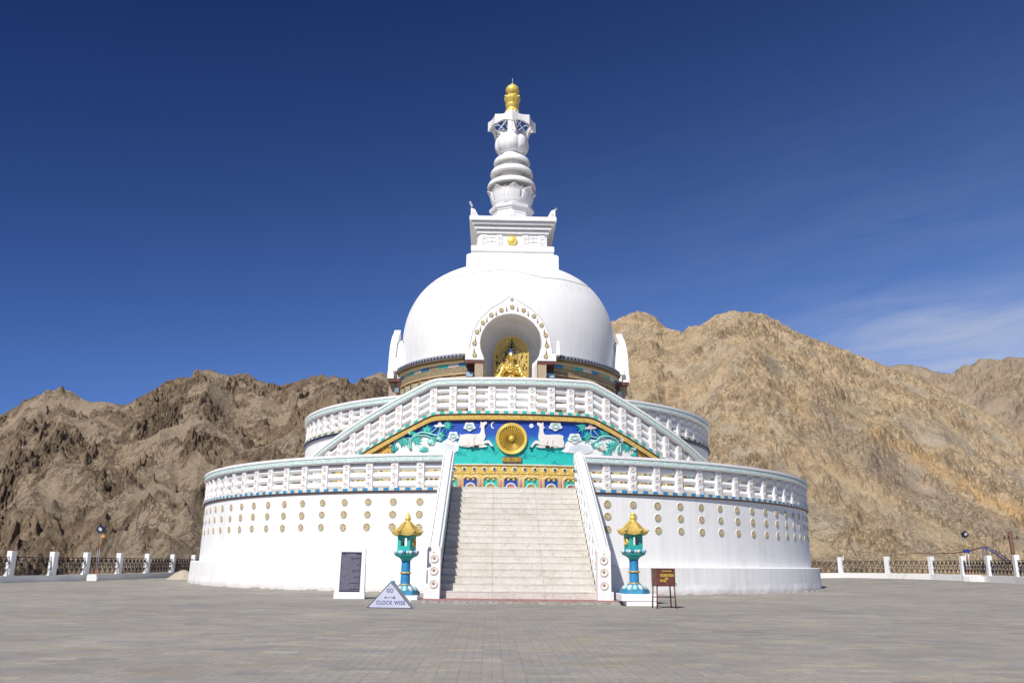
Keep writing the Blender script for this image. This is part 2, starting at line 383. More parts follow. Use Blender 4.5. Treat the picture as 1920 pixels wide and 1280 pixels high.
def textmesh(body, size, name, mat, parent, depth=.004, spacing=1.0, align='CENTER', sx=1.0, width=None, bold=0):
    cu = bpy.data.curves.new(name, 'FONT'); cu.offset = bold; cu.body = body; cu.size = size; cu.align_x = align; cu.extrude = depth; cu.space_character = spacing
    o = bpy.data.objects.new(name, cu); C.objects.link(o)
    dg = bpy.context.evaluated_depsgraph_get(); dg.update()
    me = bpy.data.meshes.new_from_object(o.evaluated_get(dg)); bpy.data.objects.remove(o); bpy.data.curves.remove(cu)
    me.name = name; me.materials.clear(); me.materials.append(mat)
    q = bpy.data.objects.new(name, me); C.objects.link(q); q.parent = parent; q.scale = (sx, 1, 1)
    if width: q.scale = (width/max(1e-4, q.dimensions.x), 1, 1) if False else (width/(max(v.co.x for v in me.vertices)-min(v.co.x for v in me.vertices)), 1, 1)
    return q

# ------------------------------------------------------------------ ground
def ground_z(x, y):
    t = min(1, max(0, (x-23)/12)); return .48*t*t*(3-2*t)
def at_depth(px, dep):
    d = ray(px, 1060.0); t = dep/d.dot(Vector((math.sin(YAW), math.cos(YAW), 0))); q = CAM+d*t; return (q.x, q.y)
FL = [at_depth(px, d_) for px, d_ in ((-500, 34.5), (-325, 38.7), (-185, 43), (-72, 47.5), (19, 51.7), (99, 55.0), (161, 58.5), (223, 62.5), (275.5, 67), (323, 72), (362, 77), (398, 83))]
# right-hand fence posts: photo bearing and distance from the camera plane
FR = [at_depth(px, d) for px, d in ((1480, 86.5), (1576.5, 82), (1664, 77.5), (1746.5, 73), (1805, 68.5), (1855, 63.5), (1906.5, 59), (1963, 54.5), (2030, 50), (2110, 45), (2210, 40.5), (2340, 36))]
def paved():
    # a sheet bounded by the two fences
    out = [(-80, -95), (-80, -70)] + [(-30.5, -40)] + [(p[0]-.35, p[1]+.2) for p in FL] + [(-10, 34), (12, 38)] + \
          [(p[0]+.3, p[1]+.3) for p in FR] + [(60, -30), (80, -70), (80, -95)]
    xs = np.arange(-80, 81, 1.0)
    bm = bmesh.new()
    vs = [bm.verts.new((x, y, 0)) for x, y in out]; bm.faces.new(vs)
    for ax in (0, 1):
        for k in np.arange(-96, 97, 3.0):
            co = (k, 0, 0) if ax == 0 else (0, k, 0); no = (1, 0, 0) if ax == 0 else (0, 1, 0)
            bmesh.ops.bisect_plane(bm, geom=bm.verts[:]+bm.edges[:]+bm.faces[:], plane_co=co, plane_no=no)
    for v in bm.verts: v.co.z = ground_z(v.co.x, v.co.y)
    # a skirt down the retaining edge
    be = [e for e in bm.edges if e.is_boundary]
    r = bmesh.ops.extrude_edge_only(bm, edges=be)
    for g in r['geom']:
        if isinstance(g, bmesh.types.BMVert): g.co.z -= 3.0
    bmesh.ops.recalc_face_normals(bm, faces=bm.faces)
    me = bpy.data.meshes.new('paved_ground'); bm.to_mesh(me); bm.free(); me.materials.append(PAVE)
    o = bpy.data.objects.new('paved_ground', me); C.objects.link(o); setting(o)
paved()
g = MB(); n = 48
g.v = [(0, 0, -26)] + [(5200*math.cos(2*math.pi*i/n), 5200*math.sin(2*math.pi*i/n), -26) for i in range(n)]
for i in range(n): g.f.append((0, 1+i, 1+(i+1) % n)); g.m.append(0); g.sm.append(False)
setting(g.build('valley_ground', ROCKF))

# ------------------------------------------------------------------ mountains (heightfields round the hilltop)
rng = np.random.RandomState(7); PERM = rng.permutation(512); PERM = np.concatenate([PERM, PERM, PERM])
GR = rng.normal(size=(512, 3)); GR /= np.linalg.norm(GR, axis=1)[:, None]
def perlin(x, y, z):
    xi, yi, zi = np.floor(x).astype(int), np.floor(y).astype(int), np.floor(z).astype(int)
    xf, yf, zf = x-xi, y-yi, z-zi; xi &= 255; yi &= 255; zi &= 255
    u, v, w_ = [t*t*t*(t*(t*6-15)+10) for t in (xf, yf, zf)]
    def g(a, b, c):
        h = PERM[PERM[PERM[xi+a]+yi+b]+zi+c] & 511; q = GR[h]
        return q[..., 0]*(xf-a)+q[..., 1]*(yf-b)+q[..., 2]*(zf-c)
    l = lambda a, b, t: a+t*(b-a)
    return l(l(l(g(0, 0, 0), g(1, 0, 0), u), l(g(0, 1, 0), g(1, 1, 0), u), v), l(l(g(0, 0, 1), g(1, 0, 1), u), l(g(0, 1, 1), g(1, 1, 1), u), v), w_)*1.7
def smooth(t, a, b):
    t = np.clip((t-a)/(b-a), 0, 1); return t*t*(3-2*t)
SIL_L = [(-260, 800), (-120, 790), (0, 777), (19, 771), (52, 749), (83, 733.5), (116, 725), (134, 729), (150, 742), (170, 750.6), (194, 753), (230, 762.5), (250, 757), (266, 746), (284, 736.6), (300, 725.6), (312, 717), (336, 713), (356, 710), (369, 696), (391, 692), (406, 697), (431, 703.8), (459, 705), (487, 713), (512, 719), (531, 725), (550, 721), (567, 715), (588, 710), (607, 709), (626, 707.5), (639, 713), (650, 719), (663, 719.7), (676, 713), (691, 707.5), (708, 702), (717, 700), (729, 703), (760, 700), (800, 690), (860, 680), (930, 690), (1010, 720), (1080, 770), (1150, 850), (1250, 960)]
SIL_R = [(700, 960), (800, 840), (900, 740), (1000, 660), (1100, 622), (1153, 602.5), (1169, 594.5), (1190, 585.8), (1214, 585.8), (1230, 593), (1243, 607.8), (1259, 613), (1281, 619.8), (1291, 611.8), (1312, 611.8), (1326, 603.8), (1339, 594.5), (1366, 585), (1376, 582.6), (1392, 585), (1413, 584.4), (1432, 588), (1445, 597), (1461, 609), (1480, 617), (1493, 626), (1520, 634), (1537, 642.5), (1575, 655.6), (1612, 668.7), (1642, 680), (1680, 694), (1725, 712), (1770, 732), (1800, 747), (1856, 781), (1912, 811), (2000, 850), (2150, 900), (2300, 950)]
SIL_F = [(1400, 760), (1560, 705), (1620, 690), (1661, 684), (1687, 682), (1717, 685.6), (1744, 693), (1777, 701.7), (1789, 702.5), (1804, 689), (1819, 689), (1837, 676), (1860, 673.6), (1879, 677), (1897, 672.5), (1920, 670.6), (1990, 664), (2080, 680), (2200, 690), (2350, 700)]
def bearing(px, py):
    d = ray(px, py); return math.atan2(d.x, d.y), d.z/math.hypot(d.x, d.y)
def mountain(name, sil, r0, Dr, zb, mat, nu, nv, px0, px1, amp, rough, p=1.0, seed=0, shear=0.0, crag=1.0, tint=False, spurs=(14, 0.0), cshift=0.0):
    b = [bearing(*q) for q in sil]; A0 = bearing(px0, 1000)[0]; A1 = bearing(px1, 1000)[0]
    az = np.linspace(A0, A1, nu); tel = np.interp(az, [q[0] for q in b], [q[1] for q in b])
    Dv = Dr*(1+.10*np.sin(az*9+seed)+.05*np.sin(az*23+seed*2))
    t = np.concatenate([np.linspace(0, 1, nv), 1+np.linspace(.03, .5, 14)])
    AZ, T = np.meshgrid(az, t, indexing='ij'); D = Dv[:, None]
    R = r0+(D-r0)*T
    x = CAM.x+R*np.sin(AZ); y = CAM.y+R*np.cos(AZ)
    zr = (1.5+tel*Dv)[:, None]
    Tc = np.clip(T, 0, 1)
    prof = Tc**p
    # spurs and gullies running down the slope
    gx = AZ*D/spurs[0]
    sp = perlin(gx+shear*Tc*3+seed, Tc*2.2+seed, 0*gx+seed*1.7)
    sp = 1-2*np.abs(sp)
    env = Tc*(1-Tc)*4
    z = zb+(zr-zb)*prof+spurs[1]*sp*env*.9
    z = np.where(T > 1, zr-(T-1)*D*.55, z)
    fade = np.clip((1.04-T)*9, .22, 1)
    # rocks: ridged octaves pushed out along the slope normal
    wl, am = rough; disp = np.zeros_like(z); gain = np.ones_like(z)
    X, Y, Z = x+seed*31, y+seed*17, z*.9
    wx = perlin(X/26, Y/26, Z/26)*7
    sx_ = (X+wx)+shear*Z*1.2
    m_ = .75*perlin(X/30+9, Y/30, Z/26)+.70*perlin(X/13, Y/13+3, Z/11)+.60*perlin(X/5.5, Y/5.5+5, Z/5)+.35*perlin(X/2.4, Y/2.4, Z/2.4)
    cragm = smooth(m_+crag*(Tc-.55)+cshift, -.10, .20)
    wx2 = perlin(X/9, Y/9, Z/9+4)*2.2
    for k, wl_ in enumerate(wl):
        big = wl_ > 8
        nz = perlin((sx_ if big else sx_+wx2)/wl_, Y/wl_, Z/wl_*.55+k*5.3)
        rg = 1-2.0*np.abs(nz)
        disp += am[k]*(rg if big else (-rg if k % 2 else rg)*(gain*.4+.6)*(cragm*.93+.07)); gain = np.clip(rg*1.2, 0, 1) if (big or k % 2 == 0) else np.clip(.5-rg*.6, 0, 1)
    disp += cragm*am[2]*.55
    disp -= disp.mean()
    disp *= fade*amp
    slope = (zr-zb)/(D-r0); nn = np.sqrt(1+slope**2); nx, ny, nz_ = -np.sin(AZ)*slope/nn, -np.cos(AZ)*slope/nn, 1/nn
    x = x+disp*nx; y = y+disp*ny; z = z+disp*nz_
    co = np.stack([x, y, z], -1).reshape(-1, 3); NV = len(t)
    me = bpy.data.meshes.new(name); me.vertices.add(len(co)); me.vertices.foreach_set('co', co.ravel())
    i, j = np.meshgrid(np.arange(nu-1), np.arange(NV-1), indexing='ij'); a = (i*NV+j).ravel()
    q = np.stack([a, a+NV, a+NV+1, a+1], -1); nf = len(q)
    me.loops.add(nf*4); me.loops.foreach_set('vertex_index', q.ravel().astype(np.int32))
    me.polygons.add(nf); me.polygons.foreach_set('loop_start', (np.arange(nf)*4).astype(np.int32))
    me.materials.append(mat); me.update(); me.validate()
    if tint:
        def stripe(pts, wd):
            # mineral seams running down the slope: distance in (bearing px, height px) space of the survey
            best = np.full(len(co), 1e9)
            dv = co-np.array(CAM); ww = dv@np.array(_fw); px = 960+F_PX*(dv@np.array(_r))/ww; py = 640-F_PX*(dv@np.array(_u))/ww
            nzx = perlin(px/30, py/30, px*0+3)*16
            for (xa, ya), (xb, yb) in zip(pts[:-1], pts[1:]):
                ex, ey = xb-xa, yb-ya; tt = np.clip(((px-xa)*ex+(py-ya)*ey)/(ex*ex+ey*ey), 0, 1)
                best = np.minimum(best, np.hypot(px-xa-tt*ex, py-ya-tt*ey)+nzx)
            return np.clip(1.2-best/wd, 0, 1)
        s1 = np.maximum(stripe([(1648, 815), (1690, 840), (1760, 880), (1830, 925), (1925, 975)], 17), .55*stripe([(1500, 770), (1560, 800)], 16))
        s2 = np.maximum(.8*stripe([(1540, 770), (1640, 860), (1740, 930), (1900, 1010)], 34), .6*stripe([(1560, 900), (1640, 960), (1740, 1020)], 22))
        for nm, dat in (('tint', s1*.62), ('tint2', s2*.75)):
            at = me.attributes.new(nm, 'FLOAT', 'POINT'); at.data.foreach_set('value', dat.astype(np.float32))
    at = me.attributes.new('crag', 'FLOAT', 'POINT'); at.data.foreach_set('value', (cragm*np.ones_like(z)).ravel().astype(np.float32))
    o = bpy.data.objects.new(name, me); C.objects.link(o); setting(o); return o
mountain('hill_left', SIL_L, 96, 300, -22, ROCKL, 1250, 520, -160, 1060, 1.0, ((30, 13, 6.0, 3.6, 2.1, 1.25), (2.8, 2.2, .80, 1.10, 1.15, .85)), 1.0, 1, .55, .10, spurs=(22, 3.5), cshift=.12)
mountain('hill_right', SIL_R, 100, 400, -24, ROCKR, 1200, 520, 930, 2120, 1.0, ((44, 19, 7.5, 4.2, 2.3, 1.25), (2.6, 1.8, 1.35, 1.1, .95, .58)), .97, 2, -.6, .55, tint=True, spurs=(55, 4.5))
mountain('hill_far', SIL_F, 430, 700, -10, ROCKF, 420, 150, 1480, 2120, 1.0, ((60, 26, 7.9, 5, 3), (5, 3.2, 2.6, 1.8, 1.0)), 1.0, 4, .2, .4, spurs=(70, 10))
# ================================================================== the stupa
S = thing('stupa', 'huge white domed Buddhist stupa with gold-tipped spire, in the middle of the paved hilltop', 'stupa')
def lath(name, prof, mats, parent=S, n=96, a0=0, a1=360, mi=None, c=(0, 0), rf=None, smooth=False, T=None, bevel=0):
    return MB().lathe(prof, n, 0, a0, a1, c, smooth, mi, T, rf).build(name, mats, parent, bevel)
HA = 8.55            # half angle of the stair opening in the first terrace
rnd = random.Random(3)
def rough_plinth(a, z): return 1+.0010*math.sin(a*31)+.0008*math.sin(a*77+z*3) if z < .02 else 1+.0004*math.sin(a*13)
lath('plinth', [(22.20, -.06), (22.16, .5), (22.14, 1.33), (22.10, 1.365), (21.55, 1.375)], WP, n=240, rf=rough_plinth)
mort = MB()
for i in range(90):                      # broken mortar fillet where plinth meets paving
    a = rnd.uniform(-68, 68)
    if abs(a) < 11: continue
    p = cyl_pt(a, 22.22, 0); s_ = rnd.uniform(.05, .16)
    mort.ball((p.x, p.y, .0), s_, 5, 0, (1.6, .8, .45))
setting(mort.build('mortar_crumbs', MORTAR, S), 'stuff')
lath('terrace_wall', [(21.62, 1.37), (21.60, 4.95)], W, n=240, smooth=True)
def checker(name, R, z0, z1, n, mats, zf=None, a0=-180, a1=180, dr=.14, parent=S):
    return MB().sweep([(0, z0), (dr, z0), (dr, z1), (0, z1)], R, a0, a1, n, zf, caps=zf is not None or a1-a0 < 359,
                      matf=lambda i, q: (i % 2) if q == 1 else 2).build(name, mats, parent)
def cut_ring(fn, *k, **kw):
    pass
# ledge of the first terrace: brown drip mould, blue and cream tiles, left and right of the stairs
for sgn in (-1, 1):
    A0, A1 = (HA, 180) if sgn > 0 else (-180, -HA)
    MB().sweep([(0, 4.93), (.07, 4.95), (.12, 5.02), (0, 5.02)], 21.6, A0, A1, 160, caps=True).build('drip_mould', BROWN if 0 else plain('brown_mould', (.20, .12, .09), .6) if 'brown_mould' not in MATS else MATS['brown_mould'], S)
    checker('tile_band', 21.6, 5.022, 5.165, 216, [BLUE2, BUMPBAND, W], None, A0, A1, .15)
floor = MB(); floor.lathe([(21.72, 5.16), (15.2, 5.16)], 160, 0, HA-.35, 360-HA+.35); floor.lathe([(20.95, 5.161), (15.2, 5.161)], 12, 0, -HA, HA)
floor.build('terrace_floor', CREAM, S)

# round medallions on the drum, three under every post
def medal_mb(r=.188, th=.03):
    m = MB(); T = lambda p: (p[0], -p[2], p[1])
    m.lathe([(r*1.12, 0), (r*1.12, th*.8), (r*1.02, th*1.1), (r*.93, th*.9)], 24, 0, T=T)
    m.lathe([(r*.93, th*.9), (r*.91, th*1.2), (r*.86, th*1.2), (r*.83, th*.8), (0, th*.8)], 24, 1, T=T, mats=[1, 1, 1, 2])
    for i in range(6):
        a = 2*math.pi*i/6+.2; c = (r*.46*math.cos(a), r*.46*math.sin(a)); k = 3
        pts = [(c[0]+r*(.28*math.cos(a)*math.cos(q)-.17*math.sin(a)*math.sin(q)), c[1]+r*(.28*math.sin(a)*math.cos(q)+.17*math.cos(a)*math.sin(q))) for q in [j*math.pi/4 for j in range(8)]]
        m.prism(pts, lambda u, w_, d: (u, -d, w_), th*1.25, th*.7, k if i % 3 else 4)
    m.ball((0, -th*1.0, 0), r*.16, 6, 1, (1, .6, 1))
    return m
MEDM = [CREAM, plain('worn_gold_rim', (.50, .40, .22), .5, .1), plain('medallion_green', (.28, .26, .15), .6), plain('medallion_gold', (.78, .66, .38), .5, .05), plain('medallion_rose', (.66, .46, .36), .6)]
med = medal_mb().build('medallion', MEDM); med.parent = None
POSTA = [12.85+3.83*k-.012*k*k for k in range(16)]
TW = [o for o in bpy.data.objects if o.name == 'terrace_wall'][0]
first = True
for sgn in (-1, 1):
    for k, a in enumerate(POSTA):
        for z in (4.46, 3.83, 3.18):
            p = cyl_pt(a*sgn, 21.605, z)
            if first: m_ = med; m_.parent = TW; first = False
            else: m_ = med.copy(); C.objects.link(m_); m_.parent = TW
            m_.location = p+Vector((0, 0, rnd.uniform(-.012, .012))); m_.rotation_euler = (rnd.uniform(-.04, .04), rnd.uniform(0, 6.28), math.radians(a*sgn)+rnd.uniform(-.03, .03)); m_.scale = (rnd.uniform(.96, 1.04),)*3
# stair-drum wall that carries the mural: its top follows the two curved ramps
def T_up(a):
    a = abs(a)
    if a < 14.2: return 11.86
    if a < 16.6:
        t = (a-14.2)/2.4; return 11.86-.1625*t*t
    return 11.86-.1625-.135*(a-16.6)
AE = 49.0
mw = MB(); nn = 110
for i in range(nn+1):
    a = -AE+2*AE*i/nn; zt = max(5.2, T_up(a)-2.16)
    for R_, z in ((17.12, 5.0), (17.12, zt), (15.2, zt)): mw.v.append(tuple(cyl_pt(a, R_, z)))
for i in range(nn):
    for q in (0, 1): mw.f.append((3*i+q, 3*i+3+q, 3*i+4+q, 3*i+1+q)); mw.m.append(0); mw.sm.append(False)
mw.build('stair_drum_wall', W, S)
checker('tile_band', 17.12, -2.14, -1.98, 112, [TEAL, BUMPBAND, W], T_up, -AE, AE, .27)
MB().sweep([(0, -2.20), (.22, -2.20), (.22, -2.145), (0, -2.145)], 17.12, -AE, AE, 110, T_up).build('drip_mould', RUST, S)
def gb(a): return T_up(a)
GBH = .28
MB().sweep([(0, -2.20-GBH), (.16, -2.20-GBH), (.19, -2.205), (0, -2.205)], 17.12, -46, 46, 110, T_up).build('gold_band', GRELIEF, S)
MB().sweep([(0, -2.20-GBH-.03), (.19, -2.20-GBH-.03), (.19, -2.20-GBH-.002), (0, -2.20-GBH-.002)], 17.12, -45, 45, 110, T_up).build('gold_band_edge', RUST, S)
# ---- the mural
def cylgrid(name, a0, a1, n, zlo, zhi, R, mat, parent=S, nz=1):
    m = MB()
    for i in range(n+1):
        a = a0+(a1-a0)*i/n; lo = zlo(a) if callable(zlo) else zlo; hi = zhi(a) if callable(zhi) else zhi
        for j in range(nz+1): m.v.append(tuple(cyl_pt(a, R, lo+(hi-lo)*j/nz)))
    for i in range(n):
        for j in range(nz):
            k = i*(nz+1)+j; m.f.append((k, k+nz+1, k+nz+2, k+1)); m.m.append(0); m.sm.append(True)
    return m.build(name, mat, parent, fix=False)
def mural_mat():
    m, nt, p = newmat('mural_sky_and_hills'); t = N(nt, 'ShaderNodeTexCoord'); s = N(nt, 'ShaderNodeSeparateXYZ'); v = t.outputs['Object']; L(nt, v, s.inputs[0])
    z = s.outputs[2]; n1 = noise(nt, v, .9, 5, .6); n2 = noise(nt, v, 3.5, 4, .6)
    zz = M(nt, 'ADD', z, M(nt, 'MULTIPLY', M(nt, 'SUBTRACT', n1, .5), .35))
    c = ramp(nt, M(nt, 'MULTIPLY_ADD', zz, 1/2.8, -6.8/2.8), [(0, (.02, .50, .43)), (.28, (.01, .42, .37)), (.42, (.005, .36, .36)), (.52, (.01, .20, .42)), (.62, (.008, .07, .40)), (1, (.006, .045, .34))])
    # painted hill contours, low down
    r = M(nt, 'ABSOLUTE', M(nt, 'SUBTRACT', M(nt, 'FRACT', M(nt, 'MULTIPLY', M(nt, 'ADD', n1, M(nt, 'MULTIPLY', z, .35)), 4)), .5))
    low = ramp01(nt, z, 8.05, 7.7)
    c = mix(nt, M(nt, 'MULTIPLY', M(nt, 'LESS_THAN', r, .055), M(nt, 'MULTIPLY', low, .8)), c, (.0, .17, .24))
    c = mix(nt, M(nt, 'MULTIPLY', ramp01(nt, n2, .56, .62), M(nt, 'MULTIPLY', low, .45)), c, (.04, .62, .55))
    c = mix(nt, M(nt, 'MULTIPLY', ramp01(nt, noise(nt, v, 16, 2), .66, .70), M(nt, 'MULTIPLY', low, .7)), c, (.0, .20, .20))
    # faint pale runs of rain down the blue
    st = noise(nt, coords(nt, (5, 5, .12)), 2.2, 3, .6)
    c = mix(nt, M(nt, 'MULTIPLY', ramp01(nt, st, .62, .74), .25), c, (.08, .20, .50))
    setc(nt, p, c); p.inputs['Roughness'].default_value = .5; bump(nt, p, n2, .2, .02); return m
MUR = cylgrid('mural', -24.2, 24.2, 60, 6.84, lambda a: T_up(a)-2.2-GBH+.01, 17.15, mural_mat(), nz=4)
for s_ in (-1, 1):
    cylgrid('corner_panel', s_*24.2, s_*45, 24, lambda a: min(6.84, max(5.1, T_up(a)-2.2-GBH-.1)), lambda a: T_up(a)-2.2-GBH, 17.16, RRELIEF)
    MB().sweep([(0, 6.84), (.09, 6.84), (.09, 9.4), (0, 9.4)], 17.1, s_*24.05, s_*24.4, 2, lambda a: (T_up(a)-11.86) if 0 else 0).build('mural_border', NAVY, MUR) if 0 else None
def zc(px, py): return on_cyl(px, py, 17.2)
def patch(name, pix, mat, d=.05, parent=MUR, base=.02, maxe=.35, mb=None, mi=0, mirror=False, az_pts=None):
    """an outline in survey pixels, laid on the curved mural wall with thickness d"""
    pts = az_pts or [zc(*q) for q in pix]
    if mirror: pts = [(-a, z) for a, z in pts]
    from mathutils.geometry import tessellate_polygon
    k = math.radians(1)*17.2; P = [(a*k, z) for a, z in pts]
    bm = bmesh.new(); vs = [bm.verts.new((u, w_, 0)) for u, w_ in P]
    for t in tessellate_polygon([[Vector((u, w_, 0)) for u, w_ in P]]):
        try: bm.faces.new([vs[i] for i in t])
        except ValueError: pass
    for _ in range(5):
        es = [e for e in bm.edges if e.calc_length() > maxe]
        if not es: break
        bmesh.ops.subdivide_edges(bm, edges=es, cuts=1); bmesh.ops.triangulate(bm, faces=bm.faces)
    fr = list(bm.faces); r = bmesh.ops.extrude_face_region(bm, geom=fr)
    for g_ in r['geom']:
        if isinstance(g_, bmesh.types.BMVert): g_.co.z += d
    bm.verts.index_update(); out = mb or MB(); o = len(out.v)
    for v in bm.verts: out.v.append(tuple(cyl_pt(v.co.x/k, 17.15+base+v.co.z-.02, v.co.y)))
    for f in bm.faces: out.f.append(tuple(o+v.index for v in f.verts)); out.m.append(mi); out.sm.append(False)
    bm.free()
    return out if mb is not None else out.build(name, mat, parent)
A7 = lambda q: [(670+x/6.4, 760+y/6.4) for x, y in q]
A8 = lambda q: [(950+x/6.4, 760+y/6.4) for x, y in q]
B6 = lambda q: [(670+x/10.667, 770+y/10.667) for x, y in q]
deer = [(1558, 200), (1552, 222), (1535, 232), (1524, 250), (1524, 280), (1530, 330), (1540, 370), (1530, 400), (1512, 432), (1545, 418), (1582, 418), (1608, 450), (1625, 478), (1638, 502), (1622, 512), (1600, 482), (1572, 448), (1540, 452), (1508, 470), (1550, 478), (1560, 492), (1500, 502), (1440, 500), (1400, 500), (1340, 499), (1240, 490), (1215, 468), (1210, 440), (1222, 420), (1222, 388), (1240, 360), (1228, 352), (1236, 344), (1254, 352), (1290, 345), (1340, 340), (1390, 345), (1440, 343), (1472, 333), (1484, 300), (1483, 265), (1466, 262), (1478, 240), (1480, 205), (1486, 192), (1496, 206), (1512, 204), (1530, 196)]
deer_r = [(362, 212), (366, 232), (380, 244), (392, 258), (392, 290), (386, 330), (378, 370), (384, 410), (404, 436), (370, 420), (336, 424), (310, 454), (292, 486), (276, 506), (290, 516), (312, 494), (340, 458), (372, 458), (408, 474), (360, 482), (352, 496), (410, 508), (470, 506), (560, 508), (670, 502), (688, 480), (686, 440), (676, 410), (672, 388), (684, 378), (664, 358), (630, 350), (560, 348), (500, 352), (455, 350), (440, 320), (438, 275), (460, 268), (440, 250), (440, 212), (428, 200), (420, 216), (400, 212), (380, 204)]
for pts, hoof, hnd, eye in ((A7(deer), [A7([(1352, 492), (1398, 496), (1394, 514), (1360, 514)]), A7([(1400, 478), (1460, 482), (1456, 502), (1404, 502)]), A7([(1604, 492), (1632, 490), (1642, 508), (1626, 518)])], A7, (1530, 212)),
                       (A8(deer_r), [A8([(456, 484), (510, 482), (514, 510), (468, 514)]), A8([(524, 494), (556, 496), (556, 518), (526, 518)]), A8([(272, 500), (300, 500), (302, 514), (276, 522)])], A8, (386, 224))):
    D = patch('deer', pts, DEERW, .11)
    for h in hoof: patch('deer_hoof', h, BLACK, .05, base=.12)
# haunch and belly folds carved on the deer
fold = MB()
for cvt, pp in ((A7, [[(1330, 400), (1345, 440), (1335, 480), (1260, 485)], [(1420, 370), (1400, 420), (1408, 470)], [(1500, 470), (1440, 476), (1380, 482)]]), (A8, [[(560, 410), (545, 450), (556, 490), (620, 494)], [(470, 380), (490, 430), (480, 476)], [(400, 478), (460, 482), (510, 488)]])):
    for q in pp:
        q = cvt(q); fold.tube([cyl_pt(*((lambda t: (t[0], 17.27, t[1]))(zc(*k)))) for k in q], .012, 5)
fold.build('deer_fold_lines', SAND, MUR)
def cloud(cx, cy, w_, h_, cv):
    pts = []
    for i in range(30):
        a = 2*math.pi*i/30; r = 1+.13*math.cos(a*5+math.pi/2)
        pts.append((cx+w_/2*r*math.cos(a)*.9, cy-h_/2*r*math.sin(a)*.92))
    c_ = patch('cloud', cv(pts), PAINTW, .08)
    sw = MB()
    for k in (.62, .36):
        P = [(cx+w_/2*k*math.cos(a), cy-h_/2*k*math.sin(a)*.9) for a in [j*.45 for j in range(15)]]
        sw.tube([cyl_pt(zc(*q)[0], 17.245, zc(*q)[1]) for q in cv(P)], .018, 5, 0, closed=False)
    for dx in (-.28, .28):
        P = [(cx+w_*dx/1.6+w_*.10*math.cos(a), cy+h_*.14-h_*.10*math.sin(a)) for a in [j*.6 for j in range(10)]]
        sw.tube([cyl_pt(zc(*q)[0], 17.245, zc(*q)[1]) for q in cv(P)], .014, 5)
    sw.build('cloud_scroll', TEAL3, MUR)
cloud(1347, 252, 148, 108, A7); cloud(1152, 365, 134, 112, A7); cloud(585, 250, 166, 106, A8); cloud(815, 390, 168, 120, A8)
moon = [(1640+34*math.cos(a)-4, 236-42*math.sin(a)) for a in [math.radians(70+i*22) for i in range(10)]] + [(1652+30*math.cos(a)-6, 236-36*math.sin(a)) for a in [math.radians(268-i*22) for i in range(10)]]
patch('crescent_moon', A7(moon), PAINTW, .05)
patch('sun_disc', A8([(297+27*math.cos(i*.45), 243-27*math.sin(i*.45)) for i in range(14)]), MIST, .05)
mistL = [(737.5, 853), (737.5, 832), (742, 824), (752, 821), (762, 825), (772, 823), (780, 818), (789, 815.5), (799, 815), (808, 819), (818, 826), (826, 830), (833, 826), (840, 821), (848, 823), (855, 827), (860, 833), (859, 843), (852, 850), (842, 852)]
patch('mist_bank', mistL, PAINTW, .03, base=.0)
mistR = [(1193, 857), (1193.5, 846), (1188, 833), (1178, 828), (1168, 834), (1160, 828), (1150, 822), (1135, 821), (1120, 824), (1108, 823), (1098, 826), (1085, 824), (1072, 821), (1063, 828), (1057, 838), (1054, 846), (1075, 850), (1090, 854), (1120, 857)]
patch('mist_bank', mistR, PAINTW, .03, base=.0)
for q in ([(800, 850), (812, 836), (835, 829), (852, 834), (858, 845), (848, 851)], [(1062, 848), (1070, 836), (1085, 832), (1102, 836), (1112, 846), (1100, 851)]): patch('cloud_shoulder', q, MIST, .03, base=.035)
LF = [(0, 0), (0.1, 0.08), (0.5, 0.02), (0.24, 0.22), (0.82, 0.3), (0.28, 0.38), (0.72, 0.76), (0.19, 0.52), (0.36, 1.0), (0.11, 0.64), (0, 1.22), (-0.11, 0.64), (-0.36, 1.0), (-0.19, 0.52), (-0.72, 0.76), (-0.28, 0.38), (-0.82, 0.3), (-0.24, 0.22), (-0.5, 0.02), (-0.1, 0.08)]
def leafs(lst, cv):
    for cx, cy, s_, ang in lst:
        a = math.radians(ang)
        P = [(cx+s_*(u*math.cos(a)+w_*math.sin(a)), cy-s_*(-u*math.sin(a)+w_*math.cos(a))) for u, w_ in LF]
        lf = patch('leaf', cv(P), LEAF, .07)
        vb = MB()
        for tip in ((0, 1.1), (.5, .55), (-.5, .55)):
            Q = [(cx+s_*(u*math.cos(a)+w_*math.sin(a)), cy-s_*(-u*math.sin(a)+w_*math.cos(a))) for u, w_ in ((0, .1), tip)]
            vb.tube([cyl_pt(zc(*q)[0], 17.235, zc(*q)[1]) for q in cv(Q)], .012, 4)
        vb.build('leaf_vein', STEM, lf)
leafs([(1385, 435, 165, 8), (1740, 290, 160, 88), (985, 560, 170, 215), (1115, 620, 170, 62), (1600, 480, 165, 96), (770, 800, 110, 330), (1330, 830, 130, 0), (960, 560, 150, 262), (1500, 520, 120, 150)], B6)
B8 = lambda q: [(1060+x/9.6, 770+y/9.6) for x, y in q]
leafs([(715, 450, 165, -4), (370, 290, 165, -82), (1085, 560, 165, 165), (905, 655, 165, -66), (450, 460, 145, -96), (1230, 830, 90, 20), (750, 830, 125, 0), (1080, 590, 150, 105), (560, 560, 110, 210)], B8)
